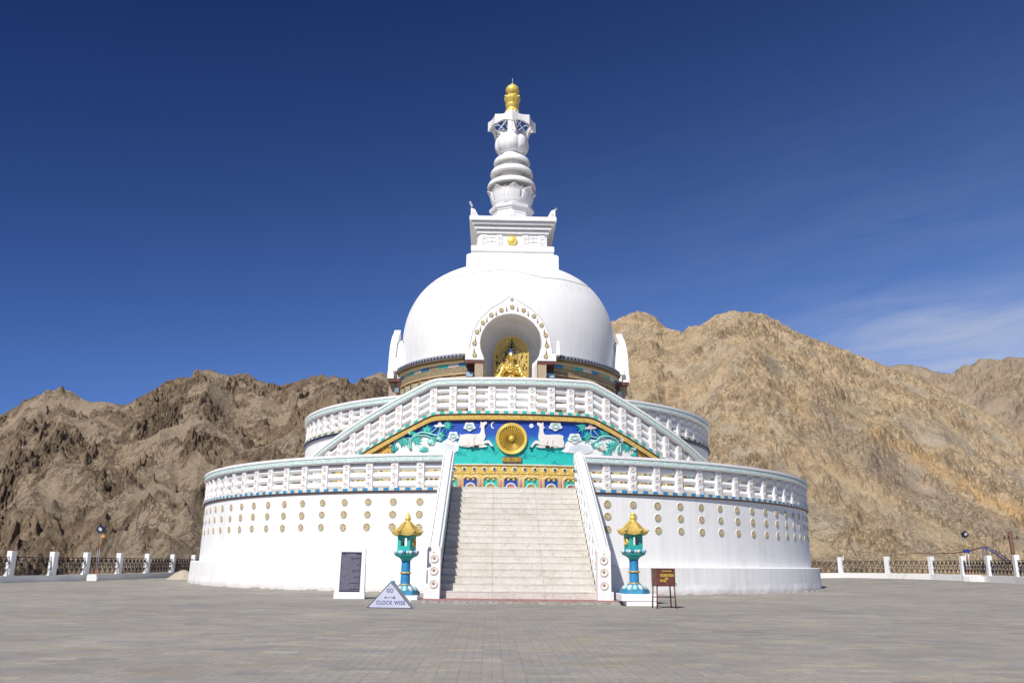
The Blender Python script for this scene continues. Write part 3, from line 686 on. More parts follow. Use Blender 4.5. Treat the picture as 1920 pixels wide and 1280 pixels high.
def stems(lst, cv):
    sb = MB()
    for q, r in lst:
        # smooth the polyline
        P = [Vector((*k, 0)) for k in q]; out = []
        for i in range(len(P)-1):
            p0, p1, p2, p3 = P[max(i-1, 0)], P[i], P[i+1], P[min(i+2, len(P)-1)]
            for t in (0, .33, .66): out.append(.5*((2*p1)+(-p0+p2)*t+(2*p0-5*p1+4*p2-p3)*t*t+(-p0+3*p1-3*p2+p3)*t**3))
        out.append(P[-1])
        sb.tube([cyl_pt(zc(*k)[0], 17.22, zc(*k)[1]) for k in cv([(v.x, v.y) for v in out])], r, 6)
    sb.build('lotus_stem', STEM, MUR)
stems([([(1080, 775), (1070, 640), (1090, 560), (1170, 480), (1300, 430), (1450, 460), (1600, 492), (1700, 460)], .06), ([(1050, 770), (1035, 640), (1060, 540)], .05), ([(1440, 455), (1530, 400), (1600, 325)], .035), ([(1625, 470), (1655, 390), (1660, 310)], .035), ([(1350, 430), (1378, 380)], .03), ([(1090, 560), (1000, 550), (930, 600)], .035), ([(1100, 540), (1230, 490), (1400, 500), (1520, 560)], .045)], B6)
stems([([(950, 770), (940, 690), (985, 600), (1060, 590)], .05), ([(985, 770), (990, 640), (960, 590), (900, 510), (780, 460), (640, 470), (560, 540), (480, 590)], .06), ([(620, 465), (560, 420), (510, 350)], .035), ([(490, 470), (455, 410), (460, 340)], .035), ([(900, 510), (920, 440), (950, 430)], .04), ([(430, 460), (560, 480), (700, 490)], .04), ([(720, 440), (730, 480)], .03)], B8)
def buds(lst, cv):
    for cx, cy, s_, k in lst:
        b_ = MB(); (a, z) = zc(*cv([(cx, cy)])[0]); p = cyl_pt(a, 17.22, z)
        b_.ball(tuple(p), s_, 7, 0, (1, .45, 1)); b_.ball((p.x+s_*.7, p.y, p.z-s_*.6), s_*.75, 7, 0, (1, .5, 1)); b_.ball((p.x-s_*.6, p.y, p.z-s_*.2), s_*.7, 7, 1, (1, .5, 1))
        b_.build('flower_bud', [k, TEAL3], MUR)
buds([(1100, 430, .18, TEAL2), (1480, 620, .16, TEAL3), (1630, 550, .12, TEAL3), (1440, 600, .12, TEAL2)], B6)
buds([(985, 500, .16, PINK), (560, 620, .15, TEAL3), (650, 660, .15, PINK), (630, 590, .12, TEAL3), (1215, 660, .14, TEAL3)], B8)
for cvt, cx, cy, k in ((B6, 1650, 280, PAINTW), (B8, 450, 290, PINK)):
    for dx, dy, w_, h_ in ((0, -15, 34, 50), (-62, 20, 55, 20), (60, 15, 55, 20), (-22, 10, 26, 34), (24, 8, 26, 34)):
        patch('lotus_petal', cvt([(cx+dx+w_*math.cos(a), cy+dy-h_*math.sin(a)) for a in [i*.7 for i in range(9)]]), k, .07)
# corner scrollwork
for cvt, q in ((B6, [(500, 715, .13), (660, 690, .12), (400, 730, .10), (600, 640, .09)]), (B8, [(1370, 690, .13), (1290, 640, .12), (1450, 720, .10), (1560, 740, .09)])):
    for x_, y_, r_ in q:
        a, z = on_cyl(*cvt([(x_, y_)])[0], 17.2); sc_ = MB(); T = lambda p: tuple(Matrix.Rotation(math.radians(a), 3, 'Z') @ Vector((p[0], -p[2], p[1])) + cyl_pt(a, 17.16, z))
        sc_.lathe([(r_, 0), (r_, .05), (r_*.7, .07), (r_*.6, .03), (r_*.35, .03), (r_*.3, .08), (0, .08)], 16, 0, T=T, mats=[0, 0, 1, 1, 0, 0]); sc_.build('corner_scroll', [GOLDM, TEAL3], S)
# blue border curve at the two ends of the mural
for s_ in (-1, 1):
    bp = [(739.5, 855), (739, 838), (740, 828), (743, 821), (748, 815.5)] if s_ < 0 else [(1194.5, 857), (1194, 846), (1192, 838), (1188, 831), (1182, 826)]
    MB().tube([cyl_pt(zc(*q)[0], 17.2, zc(*q)[1]) for q in bp], .06, 6).build('mural_border', BLUE3, MUR)
# the gold wheel
a, z = zc(959.2, 822); WR = 31.2/34.55; WH = thing('dharma_wheel', '', ''); del WH['label']; del WH['category']; WH.parent = MUR
def TW_(p): return tuple(Matrix.Rotation(math.radians(a), 3, 'Z') @ Vector((p[0], -p[2], p[1])) + cyl_pt(a, 17.12, z))
ob = MUR
bpy.data.objects.remove(WH)
wm = MB(); wm.lathe([(WR, 0), (WR*1.0, .12), (WR*.97, .18), (WR*.93, .18), (WR*.90, .12), (WR*.87, .15), (WR*.82, .15), (WR*.79, .06), (.05, .055)], 64, 0, T=TW_, smooth=True, mats=[0]*7+[1])
for i in range(32):
    q = 2*math.pi*i/32; u0, u1 = .17*WR, .80*WR; o_ = len(wm.v)
    f = lambda r_, off: (r_*math.cos(q)-off*math.sin(q), r_*math.sin(q)+off*math.cos(q))
    for r_, w_, h_ in ((u0, .010, .13), (u1, .052*WR, .17)):
        wm.v += [TW_((*f(r_, -w_), .058)), TW_((*f(r_, 0), h_)), TW_((*f(r_, w_), .058))]
    wm.f += [(o_, o_+1, o_+4, o_+3), (o_+1, o_+2, o_+5, o_+4), (o_+3, o_+4, o_+5)]; wm.m += [0]*3; wm.sm += [False]*3
wm.lathe([(.19*WR, .06), (.19*WR, .15), (.13*WR, .17), (.11*WR, .22), (0, .28)], 24, 0, T=TW_)
wheel = wm.build('gold_wheel', [GOLD, GOLDD], MUR)  # darker gold disc puts the shade between the spokes into the colour
# plaque under the wheel
p = [zc(*q) for q in ((942.5, 856), (977.5, 856.5), (977.5, 868), (942.5, 867.5))]
a0_, a1_, z0_, z1_ = p[0][0], p[1][0], p[2][1], p[0][1]
pq = MB(); pq.sweep([(0, z0_), (.14, z0_), (.14, z1_), (0, z1_)], 17.13, a0_, a1_, 3); pla = pq.build('plaque', [plain('bronze_plaque', (.22, .12, .07), .45, .3)], MUR)
tx = textmesh('相輪法轉初', .27, 'plaque_lettering', YELL, pla, .01, 1.0, 'CENTER', .80)
am = (a0_+a1_)/2; tx.rotation_euler = (math.pi/2, 0, math.radians(am)); tx.location = cyl_pt(am, 17.29, z0_+.085)
# frieze of gems and the row of little shrines under the mural
cylgrid('jewel_frieze', -44, 44, 80, 6.33, 6.82, 17.2, GRELIEF)
MB().sweep([(0, 6.80), (.16, 6.80), (.16, 6.86), (0, 6.86)], 17.12, -44, 44, 80).build('frieze_moulding', CREAM, S)
for i in range(-23, 24):
    aa = i*1.9+.45; T = lambda p: tuple(Matrix.Rotation(math.radians(aa), 3, 'Z') @ Vector((p[0], -p[2], p[1])) + cyl_pt(aa, 17.2, 6.58))
    g_ = 0 if i % 2 == 0 or abs(i) < 7 else 1; fg = MB()
    fg.lathe([(.13, 0), (.13, .03), (.09, .05), (.08, .04), (.05, .09), (0, .10)], 14, 0, T=T, mats=[0, 0, 0, 1+g_, 1+g_]); fg.build('frieze_gem', [CREAM, NAVY, TEAL3], S)
cylgrid('shrine_row_ground', -44, 44, 80, 5.14, 6.34, 17.17, GRELIEF)
def shrine(k):
    aa = -.2+3.8*k; Rt = Matrix.Rotation(math.radians(aa), 3, 'Z'); o3 = cyl_pt(aa, 17.19, 5.5)
    TT = lambda u, w_, d: tuple(Rt @ Vector((u, -d, w_)) + o3)
    m = MB(); inner = []
    for i in range(13):
        t = math.pi*i/12; inner.append((.42*math.cos(t), .42+.26*math.sin(t)**.7-(.10 if i == 6 else .03 if i in (5, 7) else 0)))
    pane = [(.42, -.35)]+inner+[(-.42, -.35)]
    m.prism(pane, TT, .01, .0, 0)
    out = []
    m.tube([TT(u, w_, .04) for u, w_ in pane], .055, 6, 1)
    m.tube([TT(u*1.17, w_*1.06+.01, .03) for u, w_ in pane], .03, 5, 2)
    for e in (-1, 1):
        m.lathe([(.085, 0), (.085, .05), (.05, .08), (0, .08)], 10, 1, T=lambda p: TT(p[0]+e*.15, p[1]+.50, p[2]+.02))
        m.lathe([(.06, 0), (.06, .05), (0, .06)], 8, 3, T=lambda p: TT(p[0]+e*.34, p[1]+.02, p[2]+.02))
        m.lathe([(.07, 0), (.06, .06), (0, .07)], 8, 1, T=lambda p: TT(p[0]+e*.33, p[1]-.14, p[2]+.02))
    m.lathe([(.30, 0), (.30, .04), (.24, .05), (.23, .03), (0, .03)], 18, 4, T=lambda p: TT(p[0], p[1]+.02 if p[1] > -.12 else -.35+.0*p[1], p[2]+.01), mats=[4, 4, 4, 5])
    m.lathe([(.16, 0), (.15, .05), (0, .07)], 12, 6, T=lambda p: TT(p[0]*1.0, p[1]*.8-.06, p[2]+.05))
    for e in (-1, 1): m.lathe([(.05, 0), (.04, .05), (0, .06)], 8, 1, T=lambda p: TT(p[0]+e*.07, p[1]+.06, p[2]+.11))
    m.box(0, 0, 0, 0, 0, 0) if 0 else None
    m.prism([(-.03, -.35), (.03, -.35), (.03, -.02), (-.03, -.02)], TT, .13, .05, 3)
    # pinkish wedge between shrines
    m.prism([(.50, .50), (.62, .50), (.57, .1), (.56, -.35), (.53, -.35), (.54, .1)], TT, .03, 0, 6)
    return m
sh = []
for v in (0, 1):
    for k in range(-11, 12):
        if (k % 2 == 0) == (v == 0): shrine(k).build('shrine_panel', [BLUE if v == 0 else TEAL, GOLDM, PINK, PAINTW, MIST if v == 0 else TEAL3, SAND if k % 3 else PINKR, PINKR], S)

# ---- second drum behind, with its green and black ledge
R2 = 15.2
lath('upper_terrace_wall', [(R2, 5.16), (R2, 9.40)], W, n=160, smooth=True)
lath('upper_terrace_floor', [(17.1, 9.66), (16.0, 9.70), (15.2, 9.70)], CREAM, n=60, a0=-15, a1=15)
lath('upper_terrace_floor', [(R2, 9.66), (7.4, 9.66)], CREAM, n=120)
lath('dark_ledge', [(R2, 9.42), (R2+.16, 9.44), (R2+.16, 9.50), (R2+.04, 9.50)], NAVY, n=160)
dent = MB(); dn = MB()
for i in range(360): 
    a = i
    if abs(((a+180) % 360)-180) < 30: continue
    Tm = Matrix.Rotation(math.radians(a), 3, 'Z'); dn.box(-.06, .06, -R2-.09, -R2, 9.28, 9.42, 0, lambda p: Tm @ Vector(p))
setting(dn.build('ledge_dentils', SLATE, S), 'stuff')
checker('tile_band', R2, 9.502, 9.66, 200, [GREENY, BUMPBAND, W], None, -180, 180, .13)

# ---- frieze drum, eaves, dome
RD = 8.35
fd = MB().lathe([(RD, 9.66), (RD, 12.75), (RD, 15.05)], 240, 0, smooth=False); kp = []
for k, f in enumerate(fd.f):
    q = sum((Vector(fd.v[i]) for i in f), Vector())/len(f)
    if not (q.z > 12.75 and min(abs(q.x), abs(q.y)) < 1.86): kp.append(k)
fd.f = [fd.f[k] for k in kp]; fd.m = [0]*len(kp); fd.sm = [True]*len(kp); fd.build('frieze_drum', MRELIEF, S)
Q = [(a0, a0+50.6) for a0 in (19.7, 109.7, 199.7, 289.7)]
def seg(name, prof, mats, matf=None, n=44, parent=S):
    return [MB().sweep(prof, 0, a0, a1, n, matf=matf, caps=True).build(name, mats, parent) for a0, a1 in Q]
ET = seg('eave_tiles', [(8.3, 15.02), (9.02, 15.20), (9.05, 15.24), (9.05, 15.47), (8.98, 15.52), (8.2, 15.75)], [SLATE, NAVY])
for (a0, a1), eo in zip(Q, ET):
    n = 26; tri = MB()
    for i in range(n):
        aa = a0+(a1-a0)*(i+.5)/n; w_ = (a1-a0)/n*.36
        w_ = (a1-a0)/n*.46; p0, p1, p2 = cyl_pt(aa-w_, 9.065, 15.255), cyl_pt(aa+w_, 9.065, 15.255), cyl_pt(aa, 9.065, 15.46); i3 = cyl_pt(aa, 8.9, 15.33)
        tri.add([p0, p1, p2, i3], [(0, 1, 2), (0, 3, 1), (1, 3, 2), (2, 3, 0)])
    setting(tri.build('triangle_pattern', plain('tile_dark', (.030, .024, .045), .6), eo), 'stuff')
seg('eave_board', [(8.2, 15.10), (9.0, 15.10), (9.03, 15.235), (8.3, 15.3)], plain('olive_brown_board', (.13, .09, .045), .6))
seg('eave_gold_trim', [(8.2, 14.96), (8.90, 14.95), (8.92, 15.075), (8.3, 15.1)], GOLDD)
seg('eave_soffit', [(8.2, 14.90), (8.86, 14.90), (8.86, 14.947), (8.2, 14.99)], CREAM)
CB = [BLUE2, SAND, TEAL2, PINK]
seg('coloured_block_band', [(8.3, 14.66), (8.68, 14.66), (8.68, 14.86), (8.3, 14.86)], CB, matf=lambda i, q: (i//5) % 4)
seg('carved_frieze', [(8.3, 14.20), (8.60, 14.20), (8.66, 14.655), (8.3, 14.655)], MRELIEF)
seg('frame_rail', [(8.3, 14.08), (8.70, 14.08), (8.70, 14.195), (8.3, 14.195)], SAND)
for a0, a1 in Q:
    n = 7
    for i in range(n+1):
        aa = a0+(a1-a0)*i/n; Tm = Matrix.Rotation(math.radians(aa), 3, 'Z'); fr = MB()
        fr.box(-.10, .10, -8.67, -8.3, 9.7, 14.08, 0, lambda p: Tm @ Vector(p)); fr.box(-.045, .045, -8.70, -8.671, 9.7, 14.08, 1, lambda p: Tm @ Vector(p))
        fr.build('frieze_post', [SAND, RUST], S)
    for i in range(n):
        aa = a0+(a1-a0)*(i+.5)/n; Tm = Matrix.Rotation(math.radians(aa), 3, 'Z'); pn = MB()
        for zz in (13.0,):
            pn.box(-.42, .42, -8.60, -8.3, zz+.1, zz+1.0, 1, lambda p: Tm @ Vector(p)); pn.box(-.33, .33, -8.63, -8.601, zz+.2, zz+.9, 0, lambda p: Tm @ Vector(p))
        pn.build('frieze_panel', [GREENREL, SAND], S)
# dome with openings for the four niches
dp = [(8.25, 15.2), (8.33, 16.2), (8.40, 17.2), (8.42, 18.05), (8.36, 19.05), (8.16, 20.05), (7.80, 21.0), (7.22, 21.95), (6.42, 22.78), (5.4, 23.42), (4.35, 23.82), (3.2, 24.0), (1.5, 24.08)]
def crm(P, k=5):
    out = []
    for i in range(len(P)-1):
        p0, p1, p2, p3 = [Vector((*P[j], 0)) for j in (max(i-1, 0), i, i+1, min(i+2, len(P)-1))]
        for s_ in range(k):
            t = s_/k; q = .5*((2*p1)+(-p0+p2)*t+(2*p0-5*p1+4*p2-p3)*t*t+(-p0+3*p1-3*p2+p3)*t**3); out.append((q.x, q.y))
    return out+[P[-1]]
dm = MB().lathe(crm(dp, 5), 200, 0, smooth=True)
keep = []
for k, f in enumerate(dm.f):
    c = sum((Vector(dm.v[i]) for i in f), Vector())/len(f)
    if c.z < 18.0 and min(abs(c.x), abs(c.y)) < 2.1 and max(abs(c.x), abs(c.y)) > 5: continue
    keep.append(k)
dm.f = [dm.f[k] for k in keep]; dm.m = [dm.m[k] for k in keep]; dm.sm = [True]*len(keep)
DO = dm.build('dome', W, S)
# the loose cable slung across the dome
cab = [(800, 535), (811, 531), (850, 519), (900, 510), (944, 505), (985, 513), (1016, 520), (1050, 523), (1080, 530), (1105, 539), (1125, 556), (1136, 570)]
cp = []
prof_f = crm(dp, 6)
for px, py in cab:
    d = ray(px, py); best = None
    for i in range(4200):
        t = 50+i*.006; q = CAM+d*t; r = math.hypot(q.x, q.y)
        zr = None
        if q.z > 15 and q.z < 24.0:
            R_ = np.interp(q.z, [k[1] for k in prof_f], [k[0] for k in prof_f])
            if r <= R_+.03: best = q; break
    if best: cp.append(best)
if len(cp) > 3:
    from mathutils import Vector as V_
    out = []
    for i in range(len(cp)-1):
        for s_ in range(6):
            t = s_/6; q = cp[i].lerp(cp[i+1], t); R_ = np.interp(q.z, [k[1] for k in prof_f], [k[0] for k in prof_f]); r = math.hypot(q.x, q.y); q = Vector((q.x*(R_+.03)/r, q.y*(R_+.03)/r, q.z)); out.append(q)
    out.append(cp[-1]); tag(MB().tube(out, .014, 5).build('cable', plain('grey_cable', (.34, .34, .34), .6)), 'thin grey cable slung slackly across the front of the white dome', 'cable')

# ---- niches
OUT = [(0, 19.42), (.12, 19.34), (.28, 19.18), (.60, 18.95), (1.0, 18.73), (1.35, 18.50), (1.75, 18.14), (2.15, 17.68), (2.42, 17.25), (2.64, 16.72), (2.78, 16.15), (2.83, 15.6), (2.84, 15.32), (3.10, 15.30), (3.10, 14.78)]
INN = [(0, 18.10), (.30, 18.07), (.62, 18.0), (.95, 17.87), (1.26, 17.68), (1.54, 17.43), (1.78, 17.12), (1.97, 16.76), (2.08, 16.38), (2.12, 15.98), (2.08, 15.6), (1.99, 15.3), (1.90, 15.08), (1.84, 14.92), (1.83, 14.78)]
FRONT, BACK = -9.5, -9.02
def niche(rz, front):
    m = MB(); Tm4 = Matrix.Rotation(rz, 4, 'Z') @ Matrix.Translation((0, 0 if front else .34, 0))
    class _T:
        def __matmul__(s, v): return Tm4 @ v
    Tm = _T()
    loop = lambda P: [(-x, z) for x, z in reversed(P[1:])]+P
    O, I = loop(OUT), loop(INN); n = len(O); vs = []
    for y in (FRONT, BACK):
        for P in (O, I): vs += [Tm @ Vector((x, y, z)) for x, z in P]
    fs = []
    for i in range(n-1):
        fs += [(i, i+1, n+i+1, n+i), (2*n+i, 3*n+i, 3*n+i+1, 2*n+i+1), (i, 2*n+i, 2*n+i+1, i+1), (n+i, n+i+1, 3*n+i+1, 3*n+i)]
    fs += [(0, n, 3*n, 2*n), (n-1, 3*n-1, 4*n-1, 2*n-1)]
    m.add(vs, fs)
    A = m.build('niche_arch', W2, S, fix=True)
    # barrel behind the arch, and its lining
    b = MB(); Oin = [(x*.90, z-.9 if z > 15.4 else z) for x, z in O]
    circ = [(2.5*math.sin(t), 15.9+2.55*math.cos(t)) for t in [math.radians(-100+200*i/24) for i in range(25)]]
    circ = [(circ[0][0], 14.8)]+circ+[(circ[-1][0], 14.8)]
    for y in (BACK, -6.6):
        b.v += [tuple(Tm @ Vector((x, y, z))) for x, z in circ]
    k = len(circ)
    for i in range(k-1): b.f.append((i, i+1, k+i+1, k+i)); b.m.append(0); b.sm.append(True)
    b.build('niche_vault', W2, S)
    l = MB(); lin = [(x, z) for x, z in I]; lin = [(-1.83, 12.8)]+lin+[(1.83, 12.8)]; k = len(lin)
    for y in (BACK+.002, -8.0): l.v += [tuple(Tm @ Vector((x, y, z))) for x, z in lin]
    # the back half closes in like an apse
    for j in range(1, 7):
        t = j/6*math.pi/2; sc_ = math.cos(t)*.45+.55; y = -8.0+1.25*math.sin(t)
        l.v += [tuple(Tm @ Vector((x*sc_, y, 15.2+(z-15.2)*(sc_ if z > 15.2 else 1)))) for x, z in lin]
    for r_ in range(7):
        for i in range(k-1): q = r_*k+i; l.f.append((q, q+1, q+k+1, q+k)); l.m.append(0); l.sm.append(True)
    l.f.append(tuple(range(7*k, 8*k))); l.m.append(0); l.sm.append(False)
    l.build('niche_lining', W2, S)
    # painted pillars and beams at the foot
    for e in (-1, 1):
        f_ = lambda p: Tm @ Vector(p)
        x0, x1 = sorted((e*1.86, e*2.44)); MB().box(x0, x1, -9.42, -8.6, 9.7, 14.56, 0, f_).build('painted_pillar', PILREL, S)
        x0, x1 = sorted((e*1.84, e*3.05)); MB().box(x0, x1, -9.46, -8.3, 14.56, 14.775, 0, f_).build('pillar_beam', RUST, S)
        x0, x1 = sorted((e*2.46, e*3.0)); MB().box(x0, x1, -8.75, -8.3, 9.7, 14.558, 0, f_).build('pillar_recess', BROWN, S)
        xm = e*2.8; MB().add([f_((xm-.2, -8.9, 13.75)), f_((xm+.2, -8.9, 13.75)), f_((xm+.3, -8.9, 14.05)), f_((xm-.3, -8.9, 14.05)), f_((xm-.2, -8.6, 13.75)), f_((xm+.2, -8.6, 13.75)), f_((xm+.3, -8.6, 14.05)), f_((xm-.3, -8.6, 14.05))], [(0, 1, 2, 3), (4, 7, 6, 5), (0, 4, 5, 1), (2, 6, 7, 3), (0, 3, 7, 4), (1, 5, 6, 2)]).build('pillar_bracket', plain('bracket_paint', (.30, .46, .60), .6), S)
        # small white finial on each shoulder of the eaves
        x0, x1 = sorted((e*3.14, e*3.40)); k_ = MB(); k_.box(x0, x1, -9.1, -8.5, 15.3, 15.75, 0, f_); k_.box(x0+.03, x1-.03, -8.95, -8.65, 15.75, 16.35, 0, f_); k_.build('shoulder_finial', W2, S)
        if front: MB().tube([f_((e*.12, FRONT-.01, 19.36)), f_((e*.60, FRONT-.01, 18.95)), f_((e*1.35, FRONT-.01, 18.50)), f_((e*2.15, FRONT-.01, 17.68)), f_((e*2.64, FRONT-.01, 16.72)), f_((e*2.83, FRONT-.01, 15.6))], .018, 4).build('arch_edge_line', plain('pale_line', (.5, .5, .52), .6), S)
    # lower stage panel below the niche opening
    MB().box(-1.86, 1.86, -9.1, -8.3, 9.7, 12.8, 0, lambda p: Tm @ Vector(p)).build('niche_base', W2, S)
    return A
an = niche(0, True); niche(math.pi/2, False); niche(-math.pi/2, False); niche(math.pi, False)
md = medal_mb(.145, .04).build('arch_medallion', [MEDM[1], MEDM[3], MEDM[2], MEDM[3], MEDM[4]]); md.parent = an
TAS = MB().lathe([(.055, 0), (.05, .06), (.025, .12), (.015, .28), (0, .30)], 8, 0).build('arch_tassel', GOLDD); TAS.parent = an
mp = [(960.2, 575.6), (939.8, 581.2), (921, 590.4), (905.6, 605), (894.4, 622), (889.5, 643.5), (889.8, 665.3), (981.6, 581.5), (1001, 592.5), (1015.2, 609.5), (1023.3, 628.3), (1025.5, 647.5), (1023.4, 668)]
firstm = True
for q in mp:
    p = on_y(*q, FRONT-.005); x_ = md if firstm else md.copy()
    if not firstm: C.objects.link(x_); x_.parent = an
    firstm = False; x_.location = p
p = on_y(960, 561.3, FRONT-.005); m2 = md.copy(); C.objects.link(m2); m2.parent = an; m2.location = p; m2.scale = (.7, .7, .7)
tp = [(949.8, 578), (970.5, 578), (930, 586), (912.6, 598), (900.5, 615), (891.2, 634.5), (888.8, 655.5), (990, 586.8), (1007.8, 600), (1020.4, 620), (1024.3, 639), (1024.2, 658.5)]
firstm = True
for q in tp:
    p = on_y(*q, FRONT-.05); x_ = TAS if firstm else TAS.copy()
    if not firstm: C.objects.link(x_); x_.parent = an
    firstm = False; x_.location = (p.x, p.y, p.z-.13)

# ---- harmika (square block above the dome)
HX = .18
def sqr(name, tiers, mats=W, parent=S, bevel=.015, x0=HX):
    m = MB()
    for w0, z0, w1, z1 in tiers:
        vs = [(x0+sx_*w_, sy*w_, z) for w_, z in ((w0, z0), (w1, z1)) for sx_, sy in ((-1, -1), (1, -1), (1, 1), (-1, 1))]
        m.add(vs, [(0, 3, 2, 1), (4, 5, 6, 7), (0, 1, 5, 4), (1, 2, 6, 5), (2, 3, 7, 6), (3, 0, 4, 7)])
    return m.build(name, mats, parent, bevel)
sqr('harmika_base', [(3.60, 23.4, 3.60, 24.62), (3.60, 24.62, 3.42, 24.80), (3.3, 24.8, 3.2, 25.0)])
sqr('harmika_lower_slab', [(3.12, 25.0, 3.27, 25.1), (3.28, 25.1, 3.28, 25.52), (3.28, 25.52, 3.16, 25.6)])
sqr('harmika_body', [(2.72, 25.6, 2.72, 26.8)], bevel=0)
sqr('harmika_cornice', [(2.88, 26.77, 2.88, 27.03), (2.74, 27.03, 2.74, 27.09), (3.07, 27.09, 3.07, 27.28), (2.95, 27.28, 2.95, 27.42), (3.27, 27.42, 3.27, 27.60), (3.15, 27.60, 3.15, 27.66), (3.45, 27.66, 3.45, 28.0)], bevel=.01)
for k in range(4):
    Tm = Matrix.Rotation(k*math.pi/2, 3, 'Z'); f_ = lambda p: (Tm @ Vector(p))+Vector((HX, 0, 0))
    for x0, x1 in ((-2.55, -2.05), (-1.28, -.82), (.78, 1.24), (2.05, 2.55)): MB().box(x0, x1, -2.79, -2.7, 25.72, 26.72, 0, f_).build('harmika_panel', W2, S)
    for x0, x1 in ((-2.02, -1.31), (1.28, 2.02)):
        hb = MB()
        for zz in (25.75, 26.1, 26.45): hb.box(x0, x1, -2.76, -2.7, zz, zz+.28, 0, f_)
        hb.build('harmika_panel', W2, S)
def rosette(r=.14, th=.022):
    m = MB(); T = lambda p: (p[0], -p[2], p[1])
    m.lathe([(r, 0), (r, th), (r*.88, th*1.2)], 18, 0, T=T); m.lathe([(r*.88, th*1.2), (r*.76, th*1.2)], 18, 1, T=T)
    m.lathe([(r*.76, th*1.2), (r*.72, th), (r*.28, th)], 18, 0, T=T); m.lathe([(r*.22, th), (r*.20, th*1.8), (0, th*2.2)], 12, 2, T=T)
    return m
ROSM = [plain('blush_white_paint', (.78, .72, .68), .6), PINK, plain('dot_brown_paint', (.30, .16, .13), .5)]
rosH = rosette(.20).build('harmika_rosette', [W2, PINKR, ROSM[2]])
rosH.parent = S; hs = []
for k in range(4):
    Tm = Matrix.Rotation(k*math.pi/2, 3, 'Z')
    for x_ in (-2.30, -1.05, 1.01, 2.30):
        for zz in (25.98, 26.44):
            q = (Tm @ Vector((x_, -2.80, zz)))+Vector((HX, 0, 0))
            o_ = rosH if not hs else rosH.copy()
            if hs: C.objects.link(o_)
            o_.location = q; o_.rotation_euler = (0, 0, k*math.pi/2); o_.scale = (.85,)*3; hs.append(o_)
    for x_ in (-1.66, 1.65):
        for zz in (25.89, 26.2, 26.5):
            q = (Tm @ Vector((x_, -2.78, zz)))+Vector((HX, 0, 0)); o_ = rosH.copy(); C.objects.link(o_); o_.location = q; o_.rotation_euler = (0, 0, k*math.pi/2); o_.scale = (.35,)*3
for k in range(2):
    Tm = Matrix.Rotation(k*math.pi/2, 3, 'Z'); T = lambda p: tuple((Tm @ Vector((p[0], -2.7-p[2], p[1]+26.2)))+Vector((HX-.03, 0, 0)))
    MB().lathe([(.40, 0), (.40, .12), (.34, .18), (.30, .13), (.28, .14), (0, .22)], 28, 0, T=T, smooth=True).build('gold_boss', GOLD, S)
# corner horns, one carrying a lightning rod
for sx_ in (-1, 1):
    for sy in (-1, 1):
        m = MB(); P = [(0, 0), (.62, 0), (.50, .22), (.34, .55), (.16, .66), (0, .68)]
        m.prism(P, lambda u, w_, d: (HX+sx_*(3.36-u), sy*(3.36-d), 28.0+w_), 0, .30); m.build('corner_horn', W2, S)
        o_ = rosH.copy(); C.objects.link(o_); o_.location = (HX+sx_*3.12, sy*3.36-(.0), 28.22); o_.scale = (.8,)*3
        if sy > 0: o_.rotation_euler = (0, 0, math.pi)
SX = .13
oct_ = lambda a, z: 1/math.cos(math.radians(((a+22.5) % 45)-22.5)) if False else 1/max(.92, math.cos(math.radians(((a % 45)-22.5))))
def octa(prof, name, mats=W, n=8, rot=0, parent=S, bevel=.01, cx=SX):
    m = MB()
    m.lathe(prof, n, 0, rot, 360+rot, (cx, 0), False)
    return m.build(name, mats, parent, bevel)
octa([(0, 28.0), (1.62, 28.0), (1.62, 29.55), (1.70, 29.56), (1.74, 29.72), (1.86, 29.76), (1.90, 29.98), (1.72, 30.0), (0, 30.02)], 'spire_pedestal')
pf = MB()
for k in range(8):
    aa = 22.5+45*k; Tm = Matrix.Rotation(math.radians(aa), 3, 'Z'); ap = 1.62*math.cos(math.pi/8)
    f_ = lambda p: (Tm @ Vector(p))+Vector((SX, 0, 0))
    for b_ in ((-.50, -.42, 28.45, 29.35), (.42, .50, 28.45, 29.35)): pf.box(b_[0], b_[1], -ap-.03, -ap, b_[2], b_[3], 0, f_)
    pf.box(-.42, .42, -ap-.03, -ap, 29.27, 29.35, 0, f_)
pf.build('pedestal_frames', W2, S)
o_ = rosH.copy(); C.objects.link(o_); o_.location = (SX, -1.63, 28.85); o_.rotation_euler = (0, 0, 0); o_.scale = (1.0,)*3
# lotus bowl of upright petals
lath('lotus_bowl', crm([(1.35, 30.0), (1.62, 30.35), (1.72, 30.9), (1.60, 31.5), (1.2, 31.6)], 4), W, n=40, c=(SX, 0), smooth=True)
def petal(w_, h_, out, mat=W, z0=30.0, r0=1.45, curl=.25, name='lotus_petal', cx=SX):
    m = MB(); nu, nv = 8, 10
    for j in range(nv+1):
        t = j/nv; ww = w_*math.sin(min(1, .25+t*.9)*math.pi*.62)**.8*(1 if t < .8 else (1-(t-.8)/.2)**.5)
        r = r0+out*math.sin(t*math.pi*.55)+(curl*max(0, t-.78)/.22 if t > .78 else 0); z = z0+h_*t
        for i in range(nu+1):
            u = (i/nu*2-1); m.v.append((u*ww, -(r-.22*u*u*ww), z-.05*u*u))
    for j in range(nv):
        for i in range(nu): k = j*(nu+1)+i; m.f.append((k, k+1, k+nu+2, k+nu+1)); m.m.append(0); m.sm.append(True)
    o = m.build(name, mat, S, fix=False); s_ = o.modifiers.new('s', 'SOLIDIFY'); s_.thickness = .06
    return o
pp = petal(.62, 1.62, .42)
for k in range(8):
    o_ = pp if k == 0 else pp.copy()
    if k: C.objects.link(o_)
    o_.location = (SX, 0, 0); o_.rotation_euler = (0, 0, math.radians(45*k+4))
pp2 = petal(.5, 1.35, .36, z0=30.1, r0=1.42, curl=.1)
